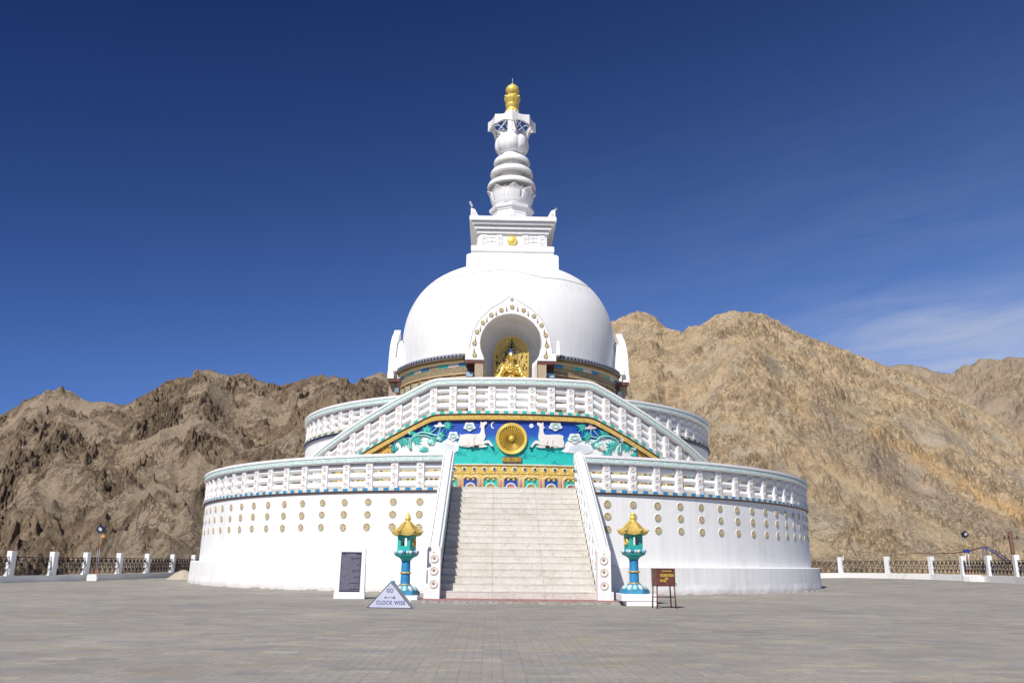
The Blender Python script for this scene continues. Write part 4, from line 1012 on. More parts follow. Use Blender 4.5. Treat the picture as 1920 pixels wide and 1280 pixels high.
for k in range(8):
    o_ = pp2 if k == 0 else pp2.copy()
    if k: C.objects.link(o_)
    o_.location = (SX, 0, .12); o_.rotation_euler = (0, 0, math.radians(45*k+26.5)); 
lath('spire_neck', [(1.15, 31.3), (1.15, 32.2)], W, n=32, c=(SX, 0), smooth=True)
# three parasol discs
for r, zb_ in ((2.04, 31.90), (1.80, 33.07), (1.54, 34.12)):
    lath('parasol_disc', [(.95, zb_+.16), (r*.90, zb_+.02), (r*.985, zb_), (r*1.0, zb_+.015)]+crm([(r, zb_+.03), (r*.995, zb_+.22), (r*.94, zb_+.42), (r*.82, zb_+.56), (r*.68, zb_+.64)], 4)+[(.9, zb_+.80)], W, n=72, c=(SX-.03, 0), smooth=True)
nk = MB(); nk.lathe([(1.0, 32.1), (1.0, 34.9)], 24, 0, c=(SX-.03, 0)); nk.lathe([(.92, 34.6), (.98, 35.0), (.85, 35.08)], 24, 0, c=(SX-.03, 0)); nk.build('parasol_core', W, S)
lobe = lambda a, z: 1+.10*abs(math.cos(a*4))**.7-.075
lath('fluted_bulb', crm([(.55, 34.98), (1.02, 35.10), (1.34, 35.5), (1.42, 35.95), (1.38, 36.35), (1.16, 36.72), (.7, 36.92), (.3, 36.95)], 5), W, n=96, c=(SX-.05, 0), rf=lobe, smooth=True)
lath('spire_stem', [(.50, 36.85), (.50, 37.2), (.42, 37.25), (.42, 39.1)], W, n=24, c=(SX-.06, 0), smooth=True)
# octagonal crown with arched underside
cr = MB(); n = 8; cxr = SX-.07
def crown(sub=8):
    for k in range(8):
        for s_ in range(sub):
            for e, (t) in enumerate((s_/sub, (s_+1)/sub)): pass
    rows = []
    for k in range(8):
        a0, a1 = 45*k, 45*(k+1)
        P0, P1 = [Vector((2.06*math.sin(math.radians(q)), -2.06*math.cos(math.radians(q)), 0)) for q in (a0, a1)]
        for s_ in range(sub):
            t = s_/sub; q = P0.lerp(P1, t)*(1-.05*math.sin(math.pi*t)); rows.append((q, math.sin(math.pi*t)))
    K = len(rows); o = len(cr.v)
    for q, h_ in rows:
        zb_ = 37.30+.30*h_; zt = 38.20-.06*h_
        for f_, z in ((1, zb_), (1, zt), (.90, zt+.02), (.90, zb_+.02)): cr.v.append((q.x*f_+cxr, q.y*f_, z))
    for i in range(K):
        j = (i+1) % K
        for q in range(4): cr.f.append((o+4*i+q, o+4*j+q, o+4*j+(q+1) % 4, o+4*i+(q+1) % 4)); cr.m.append(0); cr.sm.append(False)
crown()
cr.build('crown_rim', W, S)
rf_ = MB(); rp = [(2.0, 38.18), (1.4, 38.62), (.62, 39.12), (.0, 39.14), (0, 38.9), (.5, 38.75), (1.3, 38.3), (1.85, 37.95)]
# roof of the crown: eight ribs and a small cap, open between
rr = MB()
rr.lathe([(.66, 38.75), (.66, 39.10), (0, 39.12)], 16, 0, c=(cxr, 0), smooth=False); rr.lathe([(.0, 38.75), (.66, 38.75)], 16, 0, c=(cxr, 0), smooth=False)
rr.build('crown_cap', W, S)
for k in range(8):
    aa = math.radians(45*k); d_ = Vector((math.sin(aa), -math.cos(aa), 0)); c_ = Vector((cxr, 0, 0)); r1 = MB()
    r1.tube([c_+d_*.35+Vector((0, 0, 38.95)), c_+d_*1.2+Vector((0, 0, 38.35)), c_+d_*1.93+Vector((0, 0, 37.9))], [.07, .065, .06], 6)
    r1.tube([c_+d_*.38+Vector((0, 0, 37.35)), c_+d_*1.15+Vector((0, 0, 38.0)), c_+d_*1.9+Vector((0, 0, 37.75))], .035, 5)
    r1.build('crown_rib', W, S)
# gold finial
gx = SX-.06
lath('gold_finial', crm([(.66, 39.1), (.60, 39.28), (.50, 39.42), (.47, 39.55), (.52, 39.66), (.56, 39.80)], 4)+crm([(.60, 39.86), (.50, 39.92), (.54, 40.05), (.64, 40.3), (.69, 40.52), (.60, 40.68), (.45, 40.85)], 5), GOLD, n=64, c=(gx, 0), smooth=True, rf=lambda a, z: 1+(.09*abs(math.cos(a*4))**.7-.05 if 39.9 < z < 40.75 else .04*math.cos(a*12) if z < 39.42 else .05*math.cos(a*22) if 39.6 < z < 39.85 else 0))
for k in range(8):
    aa = math.radians(45*k+22); MB().ball((gx+.62*math.sin(aa), -.62*math.cos(aa), 40.66), .11, 8, 0, (1, 1, 1.2)).build('finial_petal_tip', GOLD, S)
lath('finial_jewel', crm([(.30, 40.82), (.48, 41.0), (.585, 41.28), (.54, 41.58), (.34, 41.80), (.13, 41.95), (.04, 42.12), (0, 42.2)], 5), GOLD, n=40, c=(gx, 0), smooth=True)
MB().tube([(gx, 0, 42.1), (gx, 0, 42.55)], .018, 6).build('lightning_rod', LEDW, S)
# floodlight heads on the horns
for x_, y_, t in ((-3.15, -3.1, .25), (3.42, -3.1, 0)):
    m = MB(); b_ = Vector((x_+HX, y_, 28.68)); 
    m.tube([b_, b_+Vector((-t*.4, 0, .25 if t else .08))], .03, 5, 1); c_ = b_+Vector((-t*.9, 0, .42 if t else .12))
    Tm = Matrix.Rotation(-.45 if t else .1, 3, 'Y'); m.box(-.08, .08, -.12, .12, -.24 if t else -.08, .22 if t else .08, 0, lambda p: c_+Tm @ Vector(p))
    tag(m.build('small_floodlight', [TINW, IRON]), 'small tilted grey floodlight on the left corner horn under the spire' if t else 'small squat grey floodlight on the right corner horn under the spire', 'floodlight')
# ================================================================== balustrades
ros = rosette(.145, .02)
ROS = ros.build('rosette', ROSM)
_first = [True]
def take(src, flag):
    if flag[0]: flag[0] = False; return src
    c = src.copy(); C.objects.link(c); return c
def post_mesh(w_, h, dt, db, T=None):
    m = MB(); y0 = 0
    vs = [(-w_/2, 0, 0), (w_/2, 0, 0), (w_/2, db, 0), (-w_/2, db, 0), (-w_/2, 0, h), (w_/2, 0, h), (w_/2, dt, h), (-w_/2, dt, h)]
    m.add(vs, [(0, 3, 2, 1), (4, 5, 6, 7), (0, 1, 5, 4), (1, 2, 6, 5), (2, 3, 7, 6), (3, 0, 4, 7)])
    return m
def balustrade(label, R, angs, a0, a1, zf, dz, pw, postR, rail_r, rail_zs, n, ros_flag=_first, cop=True):
    """dz: (foot, head) of the posts below the top of the coping"""
    t = thing('balustrade', label, 'balustrade', (0, 0, 0), 0, 'white balustrades of the stupa terraces')
    b0, b1 = dz
    MB().sweep([(-.50, -.30), (-.46, -.46), (.10, -.46), (.16, -.42), (.19, -.40), (.16, -.17), (.20, -.15), (.20, -.02), (.02, 0), (-.5, 0)], R, a0, a1, n, zf,
               mats=[0, 0, 0, 0, 1, 0, 0, 0, 0, 0]).build('coping', [W2, TRELIEF], t)
    for zz in rail_zs:
        pr = [(-.22+rail_r*math.cos(2*math.pi*k/12), zz+rail_r*math.sin(2*math.pi*k/12)) for k in range(12)]
        o = MB().sweep(pr, R, a0, a1, n, zf).build('rail', W2, t)
        for p in o.data.polygons: p.use_smooth = True
    pm = post_mesh(pw, b1-b0, .40, .56).build('post', W2, t, .012)
    f = True
    for a in angs:
        p_ = pm if f else pm.copy()
        if not f: C.objects.link(p_)
        f = False; z = zf(a)
        p_.parent = t; p_.location = cyl_pt(a+rnd.uniform(-.05, .05), R+postR+rnd.uniform(-.01, .01), z+b0); p_.rotation_euler = (rnd.uniform(-.012, .012), rnd.uniform(-.012, .012), math.radians(a)+rnd.uniform(-.02, .02))
        for zz in rail_zs:
            r = take(ROS, ros_flag); r.parent = p_; r.location = (0, -.002, zz-b0+.0)
    return t
zl = lambda a: 6.93
RZ = [-.66, -1.11, -1.56]
balustrade('white stone balustrade with turquoise coping on the lower terrace, left of the stairs', 21.62, [-a for a in POSTA[:15]]+[-(POSTA[14]+3.6*k) for k in range(1, 10)], -HA+.1, -178, zl, (-1.76, -.46), .40, .05, .178, RZ, 150)
balustrade('white stone balustrade with turquoise coping on the lower terrace, right of the stairs', 21.62, POSTA[:15]+[POSTA[14]+3.6*k for k in range(1, 10)], HA-.1, 178, zl, (-1.76, -.46), .40, .05, .178, RZ, 150)
UA = [-.2+3.83*k for k in range(-4, 5)]
UA = sorted(UA+[15.3+3.58*k-.2+.0 for k in range(1, 9)]+[-15.7-3.58*k for k in range(1, 9)])
balustrade('long white balustrade that rises over the mural and slopes down both curved ramps', 17.22, UA, -48, 48, T_up, (-1.98, -.46), .42, .05, .18, [-.70, -1.15, -1.60], 110)
z2 = lambda a: 11.42
balustrade('white balustrade round the upper terrace, behind the sloping ramps', R2, [30+4.25*k for k in range(0, 16)]+[-(30+4.25*k) for k in range(0, 16)], 18, 342, z2, (-1.76, -.46), .38, .02, .17, RZ, 150)

# ================================================================== staircase
ST = thing('staircase', 'broad pale marble staircase climbing to the first terrace between two white handrails', 'staircase', (0, 0, 0))
NS = 18; Y0, Y1 = -29.75, -21.35; ZT = 5.16
rise = (ZT-.10)/NS; run = (Y1-Y0)/NS
rs = random.Random(5)
for i in range(NS):
    m = MB(); y = Y0+i*run; z = .10+i*rise
    for x0, x1 in ((-3.14, -1.042), (-1.037, 1.048), (1.053, 3.14)):
        dx = rs.uniform(-.004, .004); dz_ = rs.uniform(-.004, .004)
        m.box(x0, x1, y+.004, y+run+.12, z, z+rise-.04, 0); m.box(x0+dx, x1+dx, y-.006, y+run+.10, z+rise-.04+.001, z+rise+dz_, 0)
    m.build('step', STEPM, ST, .006)
st_ = MB(); st_.prism([(Y0+.15, .02), (Y0+.3, .05), (Y1+.6, ZT-.3), (Y1+.6, .02)], lambda u, w_, d: (d, u, w_), -3.1, 3.1); st_.build('stair_core', GREY, ST)
ap = MB(); rr_ = random.Random(9)
xs = [-4.1+8.2*i/60 for i in range(61)]
yf = [-31.75+rr_.uniform(-.05, .05) for _ in xs]
for i, x in enumerate(xs): ap.v += [(x, yf[i], -.02), (x, yf[i]+.03, .075+rr_.uniform(-.012, .004)), (x, yf[i]+.18+rr_.uniform(-.04, .04), .10), (x, Y0+.3, .10)]
for i in range(60):
    for q in range(3): ap.f.append((4*i+q, 4*i+4+q, 4*i+5+q, 4*i+1+q)); ap.m.append(1 if q == 0 or (q == 1 and rr_.random() < .7) or i < 2 or i > 57 else 0); ap.sm.append(False)
ap.build('apron', [APRON, MORTAR], ST)
# handrails
SL = math.atan2(7.0-2.10, 8.35)
NROS = rosette(.148, .018).build('rosette', [plain('beige_rose_paint', (.78, .70, .63), .6), plain('pale_rose_rim', (.78, .70, .64), .6), ROSM[2]]); NROS.location = (0, 0, -8); NROS['_proto'] = 1
def handrail(s, label):
    t = thing('stair_handrail', label, 'handrail', (s*3.38, -30.2, 0), 0, 'handrails of the main stairs')
    yA, zA, yB, zB = .35, 2.12, 9.05, 7.05      # local y from the newel
    m = MB(); P = [(-.26, -.30), (.26, -.30), (.27, -.06), (.20, -.03), (.17, -.035), (.15, .02), (.06, .05), (-.06, .05), (-.15, .02), (-.17, -.035), (-.20, -.03), (-.27, -.06)]
    n = len(P); o = 0
    for y, z in ((yA, zA), (yB, zB)): m.v += [(x, y, z+d) for x, d in P]
    for q in range(n): m.f.append((q, (q+1) % n, n+(q+1) % n, n+q)); m.m.append(0); m.sm.append(False)
    m.f.append(tuple(range(n))); m.f.append(tuple(range(2*n-1, n-1, -1))); m.m += [0, 0]; m.sm += [False]*2
    m.build('coping', [W2], t, .01)
    el = MB(); sl = (zB-zA)/(yB-yA)
    for x in (-.275, .275): el.tube([(x, yA, zA-.10), (x, yB, zB-.10)], .016, 4)
    el.build('coping_line', TEAL3, t); gl = MB()
    for x in (-.185, .185): gl.tube([(x, yA, zA-.012), (x, yB, zB-.012)], .012, 4)
    gl.build('groove_shade_line', SLATE, t)  # slate rods paint in the shade of the two coping grooves
    # solid stringer up to the tread line, balusters and rails above it
    zs = lambda y: max(.1, .30+(y-.45)*(ZT-.10)/(Y1-Y0))
    MB().prism([(.30, 0), (yB, 0), (yB, zs(yB)), (.30, zs(.3))], lambda u, w_, d: (d, u, w_), -.20, .20).build('stringer', W, t)
    for k in range(3):
        f = .25+.25*k; off = lambda y, z: z
        pts = [(0, yA+.1, zs(yA)*(1-f)+(zA-.3)*f), (0, yB-.1, zs(yB)*(1-f)+(zB-.3)*f)]
        MB().tube(pts, .13, 10).build('rail', W2, t)
    f = True
    for k in range(8):
        y = yA+.75+k*1.02; z0, z1 = zs(y)-.05, zA+(y-yA)*sl-.28; pb = MB().box(-.19, .19, y-.17, y+.17, z0, z1).build('post', W2, t, .01)
        for q in range(3):
            for e in (-1, 1):
                r = ROS.copy(); C.objects.link(r); r.parent = pb; r.location = (e*.192, y, z0+(z1-z0)*(.22+.28*q)); r.rotation_euler = (0, 0, math.pi/2*e); r.scale = (.9,)*3
    nw = MB(); nw.box(-.27, .27, -.02, .60, 0, 1.72)
    nw.prism([(-.27, 1.721), (.27, 1.721), (.27, 1.95), (.20, 2.10), (.08, 2.17), (-.08, 2.17), (-.20, 2.10), (-.27, 1.95)], lambda u, w_, d: (u, d, w_), -.02, .60)
    nb = nw.build('newel', W2, t, .015)
    for z in (.66, 1.16, 1.62):
        r = NROS.copy(); C.objects.link(r); r.parent = nb; r.location = (s*-.02, -.022, z); r.scale = (1.15,)*3
    MB().lathe([(.075, 1.82), (.085, 1.84), (.06, 1.90), (.035, 2.0), (.015, 2.10), (0, 2.12)], 12, 0, c=(.0, .05)).build('gold_tassel', GOLDM, nb)
    MB().box(-s*-.27 if s > 0 else -.36, .36 if s > 0 else -.271, .0, .9, 0, .42).build('newel_foot', W2, t, .01)
    MB().ball((s*.33, -.06, .03), .11, 6, 0, (1.4, 1, .5)).build('broken_mortar', MORTAR, t)
    return t
handrail(-1, 'white sloping handrail left of the main stairs, its newel beside the triangular sign')
handrail(1, 'white sloping handrail right of the main stairs, on the donation box side')

bpy.data.objects.remove(NROS)
# ================================================================== golden statue in the niche
def statue():
    t = thing('buddha_statue', 'gilded seated Buddha statue with blue hair in the arched niche of the dome', 'statue', (.06, -8.15, 12.9))
    def blob(parts, vox, name, mat, par=t, sm=6):
        m = MB()
        for q in parts:
            if q[0] == 'c': m.tube([q[1], tuple((Vector(q[1])+Vector(q[2]))/2), q[2]], [q[3], (q[3]+q[4])/2, q[4]], 14); m.ball(q[1], q[3], 8); m.ball(q[2], q[4], 8)
            else: m.ball(q[1], 1, 14, 0, q[2])
        o = m.build(name, mat, par)
        r = o.modifiers.new('r', 'REMESH'); r.mode = 'VOXEL'; r.voxel_size = vox; r.use_smooth_shade = True
        s_ = o.modifiers.new('s', 'SMOOTH'); s_.iterations = sm; s_.factor = .5
        dg = bpy.context.evaluated_depsgraph_get(); dg.update(); me = bpy.data.meshes.new_from_object(o.evaluated_get(dg)); me.name = name
        o.modifiers.clear(); o.data = me
        return o
    # seat level is .55; whole figure about 2.7 high
    P = [('e', (0, .10, .78), (.92, .62, .30)), ('c', (-.95, .0, .74), (.25, -.45, .70), .26, .17), ('c', (.95, .0, .74), (-.25, -.45, .70), .26, .17),
         ('e', (-1.0, .05, .72), (.30, .34, .24)), ('e', (1.0, .05, .72), (.30, .34, .24)),
         ('e', (0, .12, 1.20), (.46, .34, .50)), ('e', (0, .10, 1.62), (.56, .34, .36)), ('e', (-.50, .08, 1.78), (.24, .24, .20)), ('e', (.50, .08, 1.78), (.24, .24, .20)),
         ('c', (0, .06, 1.80), (0, .02, 2.18), .19, .16), ('e', (0, -.05, 2.48), (.255, .28, .36)), ('e', (0, -.10, 2.30), (.19, .19, .16)),
         ('e', (-.27, .0, 2.40), (.045, .07, .17)), ('e', (.27, .0, 2.40), (.045, .07, .17)), ('c', (0, -.30, 2.52), (0, -.345, 2.42), .025, .045),
         ('e', (0, -.29, 2.30), (.085, .04, .03)), ('e', (-.10, -.275, 2.56), (.07, .03, .018)), ('e', (.10, -.275, 2.56), (.07, .03, .018)),
         ('c', (-.58, .08, 1.72), (-.66, -.10, 1.28), .19, .16), ('c', (-.66, -.10, 1.28), (-.20, -.42, 1.46), .15, .085),
         ('c', (.58, .08, 1.72), (.68, -.08, 1.20), .20, .17), ('c', (.68, -.08, 1.20), (.22, -.42, 1.22), .15, .085),
         ('e', (-.12, -.47, 1.52), (.07, .06, .12)), ('e', (.12, -.47, 1.27), (.12, .06, .07))]
    for k, (dx, l) in enumerate(((-.05, .16), (-.015, .18), (.02, .165), (.055, .13))):
        P.append(('c', (-.12+dx, -.50, 1.58), (-.12+dx*1.4, -.50, 1.58+l), .022, .016)); P.append(('c', (.06, -.50, 1.27+dx), (.06-l, -.51, 1.27+dx*1.3), .022, .016))
    P += [('c', (-.06, -.51, 1.48), (-.0, -.55, 1.55), .024, .018), ('c', (.12, -.52, 1.31), (.06, -.56, 1.38), .024, .018)]
    # robe: sleeves and hanging cloth
    P += [('c', (-.66, -.06, 1.30), (-.98, -.20, .80), .17, .24), ('c', (.70, -.04, 1.24), (1.02, -.18, .80), .18, .25), ('c', (-.78, -.12, 1.2), (-.70, -.40, .70), .13, .16), ('c', (.80, -.12, 1.16), (.72, -.40, .70), .13, .16)]
    for i in range(7):
        x = -.42+i*.14; P.append(('c', (x*1.2, -.20-.05*math.cos(i), 1.20-.03*i), (x*1.9, -.60, .62), .035, .05))
    for i in range(4): P.append(('c', (-.50, -.16, 1.86-.12*i), (.45-.03*i, -.30+.02*i, 1.50-.16*i), .03, .04))
    body = blob(P, .022, 'body', plain('gilding', (.86, .60, .16), .30, .8, .12, 6, .15))
    blob([('e', (0, .02, 2.64), (.275, .30, .24)), ('e', (0, .04, 2.90), (.13, .14, .12)), ('e', (0, .12, 2.5), (.26, .24, .28))], .02, 'hair', BLUE3 if 0 else plain('hair_blue', (.03, .06, .22), .6), t, 2)
    m = MB()
    for z, r in ((.14, 1.12), (.36, 1.12)):
        for i in range(16):
            a = 2*math.pi*i/16; m.ball((r*.95*math.sin(a), .05-r*.62*math.cos(a), z+.06), .22, 7, 0, (1, .8, .75))
    m.lathe([(0, 0), (1.12, 0), (1.15, .1), (1.0, .25), (1.14, .5), (0, .56)], 32, 0, rf=lambda a, z: 1); 
    m.v = [(x, y*.72, z) if True else 0 for x, y, z in m.v]; m.build('lotus_seat', GOLD, t)
    return t
statue()
# arched gold plate behind the statue
PL = thing('halo_plate', 'tall arched gold plate with dark painted tracery behind the seated Buddha', 'plate', (.1, -7.55, 12.82))
arch = [(-1.17, 0), (-1.17, 2.95)]+[(-1.17*math.cos(t), 2.95+1.19*math.sin(t)) for t in [math.pi*i/20 for i in range(1, 20)]]+[(1.17, 2.95), (1.17, 0)]
MB().prism(arch, lambda u, w_, d: (u, d, w_), 0, .10).build('plate', GOLDM, PL)
MB().tube([(u, -.02, w_) for u, w_ in arch], .05, 6).build('plate_rim', GOLD, PL)
tr = MB(); r4 = random.Random(12)
def squig(x, z, n, s_):
    p = [(x, -.02, z)]
    for i in range(n):
        x += r4.uniform(-s_, s_); z += r4.uniform(-s_*.2, s_); p.append((x, -.02, z))
    return p
for x, z, h in ((-.95, 1.5, 1.3), (-.72, 1.35, 1.0), (-.5, 2.1, 1.0), (-.28, 2.4, .8), (.35, 2.3, .7), (.62, 1.9, .9), (.92, 1.4, 1.5), (0, 3.1, .9), (-.85, 1.2, .5), (.75, 1.35, .6), (-.62, 1.75, .7)):
    for k in range(5): tr.tube(squig(x+r4.uniform(-.10, .10), z+h*k/5, 4, .10), r4.uniform(.015, .032), 4)
for x in (-.30, .30):
    for k in range(3): tr.tube([(x*.2, -.02, 3.15+.2*k), (x*(1-.25*k), -.02, 3.2+.2*k), (x*(1.1-.3*k), -.02, 3.3+.2*k)], .03, 4)
tr.tube([(0, -.02, 2.9), (0, -.02, 3.98)], [.07, .012], 6)
tr.build('tracery', NAVY if 0 else BLACK, PL)
ha = MB(); ha.tube([(.78*math.cos(t), -.02, 2.62+.85*math.sin(t)) for t in [math.pi*i/18 for i in range(19)]], .02, 5); ha.build('halo_line', GOLDD, PL)

# ================================================================== stone lanterns
def lantern(x, y, sc, lab, rz, tip, tiers, z_off=0):
    t = thing('stone_lantern', lab, 'lantern', (x, y, 0), 0, 'painted stone lanterns flanking the stairs')
    pb = MB()
    for (x0, x1, y0, y1, z0, z1) in tiers: pb.box(x0, x1, y0, y1, z0, z1)
    pb.build('pedestal', W2, t, .02)
    zb = tiers[-1][5]; R6 = rz
    def hexl(prof, name, mat, n=6, sm=False, mi=None, rf=None):
        return MB().lathe([(r*sc, zb+z*sc) for r, z in prof], n, 0, R6, 360+R6, (0, 0), sm, mi, rf=rf).build(name, mat, t, .006)
    hexl([(0, 0), (.56, 0), (.56, .13), (.54, .15), (0, .15)], 'base', BLUE3, 6)
    ls = MB(); ls.lathe([(.50*sc, zb+.15*sc), (.47*sc, zb+.20*sc), (.36*sc, zb+.30*sc), (.22*sc, zb+.36*sc), (0, zb+.36*sc)], 32, 0, smooth=True)
    lb = ls.build('lotus_foot', BLUE3, t)
    ptl = MB()
    for k in range(12):
        a = math.radians(30*k+R6); c_ = Vector((math.sin(a), -math.cos(a), 0))
        o_ = len(ptl.v); ptl.ball((0, 0, 0), .10*sc, 8, k % 2, (1, .55, 1.35))
        Tm = Matrix.Rotation(a, 4, 'Z') @ Matrix.Translation((0, -.39*sc, zb+.235*sc)) @ Matrix.Rotation(math.radians(-48), 4, 'X')
        ptl.v[o_:] = [tuple(Tm @ Vector(p)) for p in ptl.v[o_:]]
    ptl.build('lotus_petal', [PINK, TEAL3], lb)
    MB().lathe([(.20*sc, zb+.35*sc), (.225*sc, zb+.37*sc), (.20*sc, zb+.40*sc)], 24, 0, smooth=True).build('foot_ring', GOLDM, t)
    MB().lathe([(.185*sc, zb+.37*sc), (.175*sc, zb+.70*sc), (.17*sc, zb+1.22*sc)], 28, 0, smooth=True).build('column', BLUE2, t)
    MB().lathe([(.17*sc, zb+.755*sc), (.21*sc, zb+.765*sc), (.225*sc, zb+.79*sc), (.21*sc, zb+.815*sc), (.17*sc, zb+.825*sc)], 28, 0, smooth=True).build('column_ring', GOLDM, t)
    hexl([(.17, 1.20), (.19, 1.26), (.27, 1.34), (.40, 1.40), (.44, 1.42), (.44, 1.50), (0, 1.50)], 'capital', TEAL, 6)
    rim = MB()
    for k in range(6):
        a0 = math.radians(60*k+R6); a1 = math.radians(60*k+60+R6); P0, P1 = [Vector((.45*sc*math.sin(q), -.45*sc*math.cos(q), 0)) for q in (a0, a1)]
        for j in range(4):
            c_ = P0.lerp(P1, (j+.5)/4); rim.ball((c_.x, c_.y, zb+1.535*sc), .062*sc, 7, (j+k) % 3, (1, 1, 1.1))
    hexl([(.42, 1.50), (.45, 1.51), (.45, 1.58), (0, 1.585)], 'capital_slab', BLUE3, 6)
    rim.build('petal_rim', [PINK, BLUE2, TEAL3], t)
    # light chamber: six walls, two of them open windows, others with gold bosses
    ch = MB(); apo = .262*sc; hw = .262*sc; z0, z1 = zb+1.585*sc, zb+2.17*sc; bosses = []
    for k in range(4):
        a = math.radians(90*k+RCH); Tm = Matrix.Rotation(a, 3, 'Z'); f_ = lambda p: Tm @ Vector(p); th = .03; hh = hw if k % 2 == 0 else hw-.031
        if k % 2 == 0:
            wl, wr, wb, wt = (-.125*sc, .125*sc, z0+.18*sc, z1-.12*sc) if k == 0 else (-.215*sc, .215*sc, z0+.1*sc, z1-.05*sc)
            for bx in ((-hh, wl, z0, z1), (wr, hh, z0, z1), (wl, wr, z0, wb), (wl, wr, wt, z1)): ch.box(bx[0], bx[1], -apo, -apo+th, bx[2], bx[3], 0, f_)
        else: ch.box(-hh, hh, -apo, -apo+th, z0, z1, 0, f_); bosses.append(a)
    co = ch.build('light_chamber', TEAL, t)
    for a in bosses:
        m = MB(); T = lambda p: tuple(Matrix.Rotation(a, 3, 'Z') @ Vector((p[0]*.85, -apo-p[2]+.002, p[1]+z0+.31*sc)))
        m.lathe([(.15*sc, 0), (.15*sc, .05), (.12*sc, .085), (.085*sc, .065), (.08*sc, .05)], 20, 0, T=T, smooth=True); m.lathe([(.08*sc, .03), (.05*sc, .05), (0, .055)], 14, 1, T=T)
        for j in range(10): q = 2*math.pi*j/10; m.ball(T((.105*sc*math.cos(q), .105*sc*math.sin(q), .06)), .016*sc, 5, 2)
        m.build('gold_boss', [GOLD, PINKR, GOLDD], co)
    MB().lathe([(0, zb+2.17*sc), (.40*sc, zb+2.17*sc), (.40*sc, zb+2.24*sc), (0, zb+2.24*sc)], 4, 0, 45+RCH, 405+RCH, (0, 0), False).build('chamber_cornice', TEAL, t)
    # curved roof with upturned corners
    rf = MB(); n6 = 36; pr = [(0, 2.20), (.30, 2.20), (.535, 2.15), (.555, 2.17), (.56, 2.27), (.52, 2.29), (.41, 2.36), (.31, 2.45), (.22, 2.55), (.155, 2.62), (.13, 2.66), (0, 2.66)]
    for i in range(n6):
        a = 360*i/n6+R6; off = ((a-R6) % 60)/60; cn = abs(off-.5)*2     # 1 at the corners
        for j, (r, z) in enumerate(pr):
            hx = math.cos(math.pi/6)/math.cos(math.radians(((a-R6) % 60)-30)); out = max(0, (r-.3)/.3)
            rr2 = r*hx*(1-.03*out+.04*out*cn**3); zz = z+.05*out**2*cn**3-.03*out*(1-cn)
            rf.v.append((rr2*sc*math.sin(math.radians(a)), -rr2*sc*math.cos(math.radians(a)), zb+zz*sc))
    K = len(pr)
    for i in range(n6):
        j = (i+1) % n6
        for q in range(K-1): rf.f.append((i*K+q, j*K+q, j*K+q+1, i*K+q+1)); rf.m.append(0); rf.sm.append(False)
    rfo = rf.build('roof', GOLDM, t)
    rb = MB()
    for k in range(6):
        a = math.radians(60*k+R6); d_ = Vector((math.sin(a), -math.cos(a), 0))
        rb.tube([d_*(r*sc)+Vector((0, 0, zb+z*sc)) for r, z in ((.15, 2.65), (.22, 2.57), (.31, 2.47), (.41, 2.375), (.50, 2.32), (.56, 2.305), (.585, 2.27))], [.018*sc]*3+[.025*sc, .035*sc, .06*sc, .055*sc], 7)
    rb.build('roof_ridge', GOLDM, rfo)
    fin = [(.13, 2.63), (.135, 2.67), (.09, 2.69), (.10, 2.72), (.125, 2.78), (.10, 2.83)]
    fin += [(.085, 2.86), (.075, 2.90), (.035, 2.99), (.0, 3.08)] if tip else [(.085, 2.85), (.095, 2.88), (.085, 2.94), (.06, 2.965), (0, 2.97)]
    MB().lathe([(r*sc, zb+z*sc) for r, z in crm(fin, 3)], 20, 0, smooth=True).build('finial', GOLD, t)
    return t
RCH = -20
q = at_depth(761.0, 33.1)
lantern(q[0], q[1], 1.03, 'teal stone lantern with pointed gold tip, behind the triangular sign', -26, True, [(-.2, .60, -.62, .62, 0, .06), (-.72, .54, -.60, .6, .06, .25)])
RCH = 17
q = at_depth(1188.5, 32.3)
lantern(q[0], q[1], 1.0, 'teal stone lantern with blunt gold tip, on a white block beside the donation box', -36, False, [(-.42, .70, -.72, .72, 0, .17), (-.60, .74, -.74, .74, .175, .42)])

# ================================================================== boards and box
def wordlines(par, w_, h, rows, size, mat, head=True, y=-.004):
    m = MB(); r = random.Random(21); z = h-size*1.2
    for i in range(rows):
        x = -w_/2; end = w_/2*(1 if (i % 7) not in (5,) else r.uniform(-.2, .6))
        if i == 0: x, end = -w_*.28, w_*.28
        while x < end:
            k = r.uniform(size*.9, size*3.4); k = min(k, end-x)
            # each word is a run of small letter strokes
            u = x
            while u < x+k:
                lw = size*r.uniform(.22, .42); hh = size*(.62 if i else .85)*r.uniform(.72, 1.0)
                m.add([(u, y, z), (u+lw, y, z), (u+lw, y, z+hh), (u, y, z+hh)], [(0, 1, 2, 3)]); u += lw*1.25
            x += k+size*.5
        z -= (h-size*1.5)/rows
        if z < size*.4: break
    return m.build('lettering', mat, par, fix=False)
IB = thing('information_board', 'white upright slab with a dark engraved text panel, against the plinth left of the stairs', 'board', (-6.83, -28.9, 0), math.radians(2))
m = MB(); m.box(-.62, .62, -.16, .22, 0, .22)
vs = [(-.60, -.10, .22), (.60, -.10, .22), (.60, .20, .22), (-.60, .20, .22), (-.57, -.02, 1.97), (.57, -.02, 1.97), (.57, .16, 1.97), (-.57, .16, 1.97)]
m.add(vs, [(0, 3, 2, 1), (4, 5, 6, 7), (0, 1, 5, 4), (1, 2, 6, 5), (2, 3, 7, 6), (3, 0, 4, 7)]); m.build('slab', W2, IB, .012)
pe = bpy.data.objects.new('text_panel', None)
pm = MB(); f_ = lambda p: (p[0], p[1]-.112+.0457*(p[2]-.25), p[2]); pm.box(-.42, .40, 0, .03, .28, 1.84, 0, f_); panel = pm.build('text_panel', plain('purple_black_slate', (.045, .035, .075), .35), IB)
